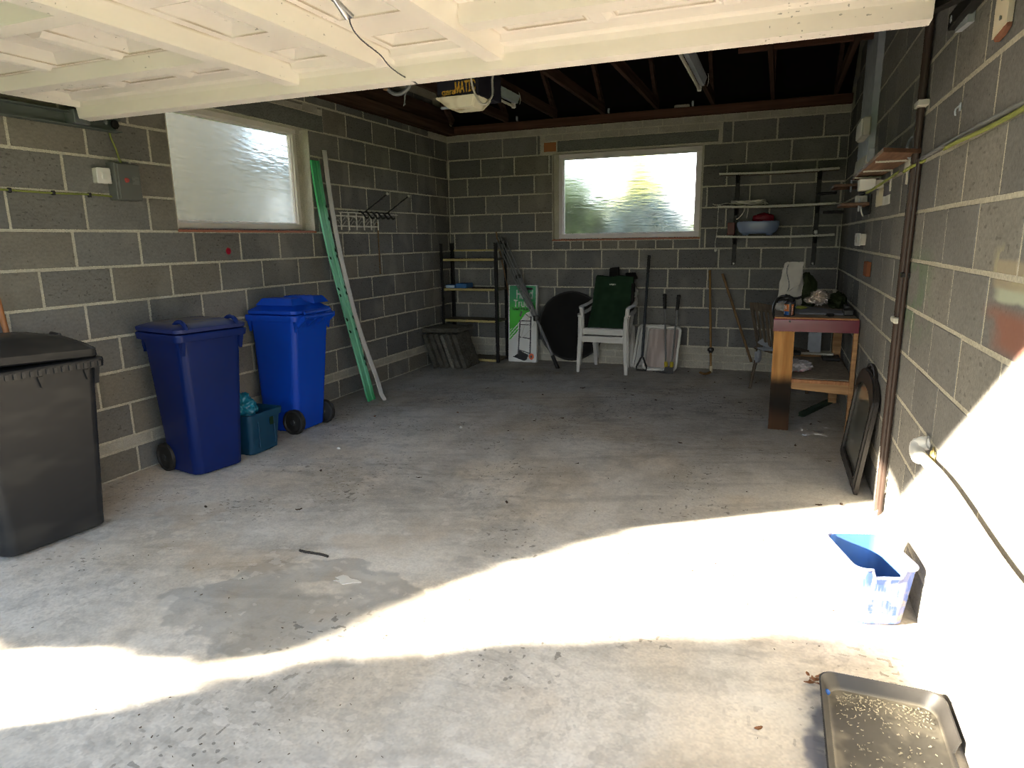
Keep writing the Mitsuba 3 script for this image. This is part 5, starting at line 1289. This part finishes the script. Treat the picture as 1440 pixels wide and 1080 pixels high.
# ------------------------------------------------------------------ foreground: blue tub, black tray, leaves
t = thing('plastic_tub', 'small scuffed blue plastic tub on the sunlit floor by the right wall', 'tub')
tubA = math.radians(17.5)                                    # long side runs away from the camera
TP = lambda m: place(m, 4.418, 2.848, tubA)
Wt, Dt, Ht = .235, .325, .252
def tr(f, e=0.0, z=None, r=.045):
    w, d = .195 + (Wt - .195) * f + 2 * e, .27 + (Dt - .27) * f + 2 * e
    return ring(rrect(w, d, r, 6), Ht * f if z is None else z)
shell = loft([tr(0, -.015, .002), tr(0, 0, .006), tr(.35), tr(.7), tr(.9), tr(1.0), tr(1.0, -.006, Ht), tr(.9, -.006), tr(.5, -.006), tr(.04, -.006, .012)])
# scoop cut out of the near rim
M1 = m3.Manifold(m3.Mesh(np.array(shell.vertices, np.float32), np.array(shell.faces, np.uint32)))
cut = hull([(x, y, z) for y in (-.25, -.10) for x, z in ((-.048, Ht - .035), (.048, Ht - .035), (.062, Ht + .05), (-.062, Ht + .05))])
M2 = m3.Manifold(m3.Mesh(np.array(cut.vertices, np.float32), np.array(cut.faces, np.uint32)))
res = (M1 - M2) if M1.volume() > 0 else M1
mm = res.to_mesh(); sh2 = trimesh.Trimesh(mm.vert_properties[:, :3], mm.tri_verts) if len(mm.tri_verts) else shell
part(t, 'body', TP(sh2), 'tub_blue', 35)
rimp = rrect(Wt + .004, Dt + .004, .046, 8)
keep = [p for p in np.roll(rimp, -20, 0)]
near = [p for p in rimp if not (p[1] < -Dt / 2 + .02 and abs(p[0]) < .075)]
start = max(range(len(rimp)), key=lambda i: (rimp[i][1] < -Dt / 2 + .03, rimp[i][0]) if False else 0)
loop = [(.062, -Dt / 2 - .002)] + [tuple(p) for p in np.roll(rimp, -int(np.argmin(np.hypot(rimp[:, 0] - (Wt / 2 - .046), rimp[:, 1] + Dt / 2))), 0)]
ang_ = np.arctan2(rimp[:, 1] + 1e-9, rimp[:, 0])
o = np.argsort((ang_ + np.pi / 2) % (2 * np.pi)); rp = rimp[o]; rp = np.array([p for p in rp if not (p[1] < -Dt / 2 + .01 and abs(p[0]) < .066)])
path = [(.048, -Dt / 2, Ht - .034), (.062, -Dt / 2, Ht)] + [(p[0], p[1], Ht) for p in rp] + [(-.062, -Dt / 2, Ht), (-.048, -Dt / 2, Ht - .034), (.048, -Dt / 2, Ht - .034)]
part(t, 'rim', TP(tube(np.array(path), .0065, 8)), 'tub_rim', 40, label='rolled rim with a scoop cut in it')
part(t, 'spout', TP(hull([(x, y, z) for x, y, z in ((-.050, -.158, Ht - .034), (.050, -.158, Ht - .034), (-.044, -.165, Ht - .040), (.044, -.165, Ht - .040), (-.036, -.152, Ht - .075), (.036, -.152, Ht - .075))])), 'tub_blue')

t = thing('boot_tray', 'shallow black plastic tray with straw litter at the bottom right corner', 'tray')
TX0, TX1, TY0, TY1, TZ = 4.212, 4.585, 1.62, 2.262, .052
tc = ((TX0 + TX1) / 2, (TY0 + TY1) / 2)
def tring(e, z, r=.05): return ring(rrect(TX1 - TX0 + 2 * e, TY1 - TY0 + 2 * e, r, 7, *tc), z)
tm = loft([tring(-.028, .001), tring(-.026, .003), tring(-.004, TZ - .004), tring(.0, TZ), tring(-.005, TZ + .002), tring(-.009, TZ - .004), tring(-.031, .009), tring(-.04, .007)])
A = m3.Manifold(m3.Mesh(np.array(tm.vertices, np.float32), np.array(tm.faces, np.uint32)))
bite = hull([(x, y, z) for x in (TX1 - .03, TX1 + .05) for y, z in ((1.5, .020), (2.02, .020), (1.5, .09), (2.05, .09))])
Bm = m3.Manifold(m3.Mesh(np.array(bite.vertices, np.float32), np.array(bite.faces, np.uint32)))
rs = (A - Bm).to_mesh()
part(t, 'body', trimesh.Trimesh(rs.vert_properties[:, :3], rs.tri_verts) if len(rs.tri_verts) else tm, 'tray_black', 35)


def chips(n, fx, size, seed, zoff):
    r = np.random.default_rng(seed); out = []
    while len(out) < n:
        x, y, ok = fx(r)
        if not ok: continue
        a = r.uniform(0, 6.28); l, w = size * r.uniform(.5, 1.6), size * .28 * r.uniform(.5, 1.3)
        m = bx(-l / 2, l / 2, -w / 2, w / 2, 0, .0016 * r.uniform(.6, 2.0)); out.append(place(m, x, y, a, zoff + r.uniform(0, .003)))
    return cat(*out)


def in_tray(r):
    x, y = r.uniform(TX0 + .05, TX1 - .05), r.uniform(1.66, TY1 - .045)
    d = max(0, min(1, 1 - (TY1 - .05 - y) / .14)) + .10
    return x, y, r.uniform() < d * (1.0 if x > 4.27 else .7)


solo('straw_litter', chips(420, in_tray, .0055, 3, .0085), 'straw', 'pale straw and husk litter scattered in the black tray', 'litter', kind='stuff')
m = trimesh.creation.icosphere(2, .010); solo('blue_bead', m.apply_translation((4.238, 2.19, .019)), 'tin_blue', 'small blue bead in the far left corner of the black tray', 'bead', smooth=True)


def leaf(x, y, s, a, seed, z=0.0):
    r = np.random.default_rng(seed); u = np.linspace(-1, 1, 7); wv = (1 - u ** 2) ** .7 * .42
    L = np.c_[u, -wv - .02, .10 + .25 * r.uniform(.2, 1) * u ** 2]; Rr = np.c_[u, wv + .02, .12 + .3 * r.uniform(.2, 1) * u ** 2 + .1]; C = np.c_[u, u * 0, .02 + .2 * u ** 2]
    v = np.vstack([L, C, Rr]) * s / 2; f = []
    for i in range(6): f += [[i, i + 1, 8 + i], [i, 8 + i, 7 + i], [7 + i, 8 + i, 15 + i], [7 + i, 15 + i, 14 + i]]
    m = trimesh.Trimesh(v, f, process=False); m.apply_translation([0, 0, -m.bounds[0, 2] + .001]); return place(m, x, y, a, z)


r = np.random.default_rng(11)
for i in range(9):
    a = r.uniform(0, 6.28); q = r.uniform(0, .035)
    solo('fallen_leaf', leaf(4.195 + q * math.cos(a), 2.255 + q * math.sin(a) * 1.3, r.uniform(.022, .04), r.uniform(0, 6.28), 100 + i, .002 * i), 'leaf_brown', 'dry brown leaf in the little heap by the black tray corner', 'leaf', 'dry leaves heaped by the black tray')
LEAF_LABELS = ["dark leaf on the floor left of the workbench's far half", 'large dark leaf on the open floor in front of the brown rod', 'dark leaf on the floor in front of the white armchairs', 'second dark leaf a little nearer than the one before the armchairs', 'large dark leaf on the floor in front of the round black top', "dark leaf on the open floor left of the workbench's front end", 'rust brown leaf on the open floor in the middle of the back half', "small brown leaf on the floor right of the green strip's foot", 'brown leaf on the floor behind the bright blue bin', 'dark leaf on the middle of the open floor, left of centre', 'dark leaf on the floor in front of the wooden chair', 'dark leaf on the floor between the wooden chair and the bench leg', "dark leaf on the floor in front of the brown rod's hook", 'dark leaf at the foot of the brown rod', 'dark leaf at the foot of the back wall beside the deckchairs', 'dark leaf on the floor in front of the long-handled shears', 'dark leaf on the floor in front of the pole foot', 'dark leaf on the floor in front of the paving slabs', 'dark leaf on the floor in front of the green carton', 'right one of two small leaves in the centre of the floor', 'left one of two small leaves in the centre of the floor', "small leaf on the floor right of the white trim strip's foot", 'dark leaf on the open floor between the centre and the workbench', 'dark leaf on the floor just in front of the scorched bench leg', 'dark leaf on the floor by the far foot of the mirror', 'dark leaf at the foot of the right wall by the dark pipes', 'dark leaf just left of the one at the foot of the pipes', 'small leaf on the floor in front of the navy bin', 'small leaf on the floor between the navy bin and the sunlit band', 'small leaf on the floor just above the sunlit band', 'small leaf on the floor left of the grey patch', "small leaf on the floor by the black bin's front corner", 'small dark leaf on the bare floor in the middle distance', 'dark leaf under the right side of the workbench', 'dark leaf next to the steel angle under the workbench', 'dark leaf behind the scorched bench leg', 'dark leaf beside the legs of the wooden chair', 'dark leaf on the floor between the wooden chair and the back wall']
spots = [(3.85, 6.05), (3.0, 6.2), (2.55, 6.9), (2.62, 6.6), (2.2, 6.5), (3.2, 5.9), (2.9, 5.5), (1.4, 5.2), (.75, 4.85), (2.05, 4.8), (3.6, 6.5), (3.75, 6.35), (3.45, 7.2), (3.32, 7.5), (3.12, 7.7), (2.75, 6.35), (1.9, 6.1), (1.25, 6.2), (1.5, 6.6), (2.35, 5.3), (2.15, 5.15), (1.0, 5.6), (3.4, 4.9), (4.2, 5.1), (4.4, 4.8), (4.42, 4.0), (4.3, 3.95), (1.2, 3.5), (1.9, 3.6), (2.6, 3.4), (1.5, 2.9), (.95, 2.75), (2.8, 4.2), (4.40, 5.85), (4.33, 5.75), (4.2, 5.95), (3.86, 7.3), (3.7, 7.45)]
for i, (x, y) in enumerate(spots):
    big = i in (1, 4, 6, 8)
    solo('floor_leaf', leaf(x, y, .055 if i in (1, 4) else .038, i * 1.7, 300 + i), 'leaf_brown' if i in (6, 8, 7) else 'leaf_dark', LEAF_LABELS[i], 'leaf', 'dry leaves scattered over the floor')
solo('curled_leaf', leaf(4.03, 1.955, .03, .6, 77), 'leaf_brown', 'single rust-brown leaf on the bare floor left of the tray', 'leaf')
solo('floor_twig', tube(spline([(1.855, 2.47, .006), (1.92, 2.462, .009), (1.97, 2.468, .007), (2.03, 2.462, .005)], 16), [.006] * 16, 6), 'twig_dark', 'short dark twig lying on the floor above the grey patch', 'twig', smooth=True)
fl = Polygon([(2.245 + .055 * (1 + .35 * math.sin(3 * a + 1) + .2 * math.sin(7 * a)) * math.cos(a), 2.30 + .03 * (1 + .3 * math.sin(4 * a)) * math.sin(a)) for a in np.linspace(0, 6.28, 30)[:-1]])
solo('plaster_flake', extrude(fl, .003, frame((0, 0, .0005), (1, 0, 0), (0, 1, 0))), 'flake', 'flat pale plaster flake on the dark patch of the floor', 'flake')
for i, (x, y) in enumerate(((1.02, 3.95), (1.65, 4.75), (.43, 7.55))):
    solo('paper_scrap', crumple((x, y, .008), (.016, .012, .009), .4, 60 + i, 5, 2, .0005), 'white_plastic', ['white paper scrap on the floor in front of the blue bins', 'tiny white scrap on the open floor left of centre', 'white scrap on the floor under the metal shelf unit'][i], 'paper scrap', smooth=30)

def grit_spot(r):
    x = r.uniform(.3, 4.4); y = 1.2 + 6.4 * r.uniform() ** 1.4
    d = meshkit.noise(np.array([x * 1.8, y * 1.8, 2.0]))
    return x, y, r.uniform() < d ** 2.2


solo('floor_grit', chips(300, grit_spot, .006, 5, .0003), 'leaf_dark', 'dark crumbs and grit strewn over the concrete floor', 'grit', kind='stuff')

# ------------------------------------------------------------------ outside: hedge and shrub that shade the entrance, neighbour's house, garden behind the back window


def leaves(surf, size, seed, jitter=.06):
    """one mesh of small leaf blades at the points surf"""
    r = np.random.default_rng(seed); n = len(surf)
    c = surf + r.normal(0, jitter, (n, 3)); a = r.normal(size=(n, 3)); a /= np.linalg.norm(a, axis=1, keepdims=True)
    b = np.cross(a, r.normal(size=(n, 3))); b /= np.linalg.norm(b, axis=1, keepdims=True)
    s = size * r.uniform(.6, 1.4, (n, 1))
    v = np.stack([c - a * s, c + b * s * .45, c + a * s, c - b * s * .45], 1).reshape(-1, 3)
    i = np.arange(n)[:, None] * 4
    return trimesh.Trimesh(v, np.vstack([i + [0, 1, 2], i + [0, 2, 3]]), process=False)


def blob_points(c, rad, n, seed, amp=.25, f=2.0):
    r = np.random.default_rng(seed); d = r.normal(size=(n, 3)); d /= np.linalg.norm(d, axis=1, keepdims=True)
    k = 1 + amp * 2 * (meshkit.fbm(d * f + seed, 3, seed) - .5)
    return np.asarray(c) + d * np.asarray(rad) * k[:, None] * r.uniform(.85, 1.0, (n, 1))


def bush(name, label, blobs, m, n, size, seed, core=.86, category='shrub', amp=.25):
    t = thing(name, label, category)
    pts = np.vstack([blob_points(c, rd, n, seed + i, amp) for i, (c, rd) in enumerate(blobs)]); pts = pts[pts[:, 2] > -.13]
    part(t, 'foliage', leaves(pts, size, seed, .06 if amp > .1 else .02), m, kind='stuff')
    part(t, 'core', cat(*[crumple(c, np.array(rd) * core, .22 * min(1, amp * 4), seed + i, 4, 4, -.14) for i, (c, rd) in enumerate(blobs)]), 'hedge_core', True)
    part(t, 'stem', tube([(blobs[0][0][0], blobs[0][0][1], -.14), (blobs[0][0][0], blobs[0][0][1], blobs[0][0][2])], .04, 8), 'twig_dark', 40)
    return t


# shrub beside the garage corner (its round top nips the band of sun) and a clipped hedge on the far side of the gap
_sh = [((-1.0, y + .092, z - .181), (.15, .15, .15)) for y, z in ((.40, 1.95), (.25, 1.86), (.09, 1.75), (-.05, 1.69), (-.196, 1.62), (-.31, 1.575))]
_sh += [((-1.0, y, z), (r_, r_, r_)) for y, z, r_ in ((-.315, 1.43, .10), (-.20, 1.40, .13), (.0, 1.15, .15), (.45, 1.35, .3), (.2, 1.2, .3), (.55, 1.65, .25), (.35, .9, .32), (.5, .6, .4), (.2, .45, .36), (.75, 1.1, .3))]
bush('shrub', 'rounded green shrub beside the left front corner of the garage', _sh, 'leaf_green', 900, .022, 3, .97, amp=.03)
def hedge(x0, x1, y0, y1, z1, seed, n, name, label, m='leaf_green'):
    t = thing(name, label, 'hedge'); r = np.random.default_rng(seed)
    f = r.integers(0, 5, n); u = r.uniform(size=(n, 3)); p = np.array([x0, y0, -.13]) + u * np.array([x1 - x0, y1 - y0, z1 + .13])
    for i in range(n):
        if f[i] == 0: p[i, 0] = x0
        elif f[i] == 1: p[i, 0] = x1
        elif f[i] == 2: p[i, 1] = y0
        elif f[i] == 3: p[i, 1] = y1
        else: p[i, 2] = z1
    part(t, 'foliage', leaves(p, .035, seed, .035), m, kind='stuff')
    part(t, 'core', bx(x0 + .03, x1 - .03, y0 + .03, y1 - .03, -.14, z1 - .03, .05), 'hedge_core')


hedge(-1.25, -.85, -5.2, -1.02, 2.40, 5, 22000, 'hedge', 'clipped green hedge along the left side of the driveway')
_he = [((-1.0, y, z), (r_, r_, r_)) for y, z, r_ in ((-.81, 1.62, .2), (-.845, 1.85, .2), (-.92, 2.02, .2), (-.92, 1.4, .2), (-.95, 1.2, .2), (-1.0, .9, .25), (-1.0, .55, .3), (-1.0, .2, .3), (-1.05, 2.12, .2), (-1.1, 1.6, .3))]
bush('hedge_end', 'rounded end bush of the hedge beside the driveway', _he, 'leaf_green', 900, .022, 71, .97, 'bush', amp=.03)
# neighbour's house, seen through the left window
t = thing('neighbour_house', "cream rendered house wall outside the left window", 'house')
part(t, 'wall', bx(-6.5, -2.2, 1.9, 7.02, -.14, 4.6), 'render_cream'); part(t, 'roof', hull([(-6.8, 1.7, 4.6), (-1.95, 1.7, 4.6), (-6.8, 7.05, 4.6), (-1.95, 7.05, 4.6), (-4.3, 1.9, 6.0), (-4.3, 6.9, 6.0)]), 'roof_tile')
part(t, 'extension', bx(-5.5, -2.2, 6.9, 7.05, -.14, 2.55), 'render_cream'); part(t, 'flat_roof', bx(-5.6, -2.12, 6.9, 7.10, 2.55, 2.64, .01), 'render_cream')
t = thing('garden_fence', 'pale rendered garden wall behind the house outside the left window', 'wall')
part(t, 'wall', bx(-2.35, -2.20, 7.12, 12.0, -.14, 2.60), 'render_cream'); part(t, 'coping', bx(-2.39, -2.16, 7.12, 12.0, 2.60, 2.65, .01), 'render_cream')
t = thing('side_door', 'white painted door outside the left window', 'door')
part(t, 'leaf', bx(-2.15, -2.11, 7.17, 7.66, -.14, 2.2, .006), 'render_white'); part(t, 'frame', cat(bx(-2.155, -2.10, 7.12, 7.17, -.14, 2.24), bx(-2.155, -2.10, 7.66, 7.70, -.14, 2.24)), 'render_white')
bush('garden_bush', 'bluish green bush outside the back window', [((2.05, 10.3, 1.05), (.62, .5, 1.15)), ((2.35, 10.4, 1.0), (.40, .45, 1.0))], 'leaf_blue', 2200, .06, 21)
bush('garden_bush', 'mid green bush outside the left part of the back window', [((.95, 10.7, 1.15), (.72, .5, 1.2)), ((.15, 11.2, 1.5), (.7, .5, 1.5))], 'leaf_mid', 2200, .06, 31)
bush('garden_bush', 'lime green bush outside the right part of the back window', [((3.05, 11.2, 1.2), (.36, .4, 1.3)), ((1.6, 12.4, 1.6), (.5, .4, 1.6))], 'leaf_lime', 2200, .06, 41, .7)
bush('garden_bush', 'golden shrub outside the lower left corner of the back window', [((.80, 9.35, .9), (.17, .22, 1.08))], 'leaf_gold', 1800, .05, 51, .7)
bush('garden_bush', 'low pale green bush outside the right end of the back window', [((3.95, 11.7, .9), (.5, .5, 1.25))], 'leaf_lime', 2000, .06, 61, .7)
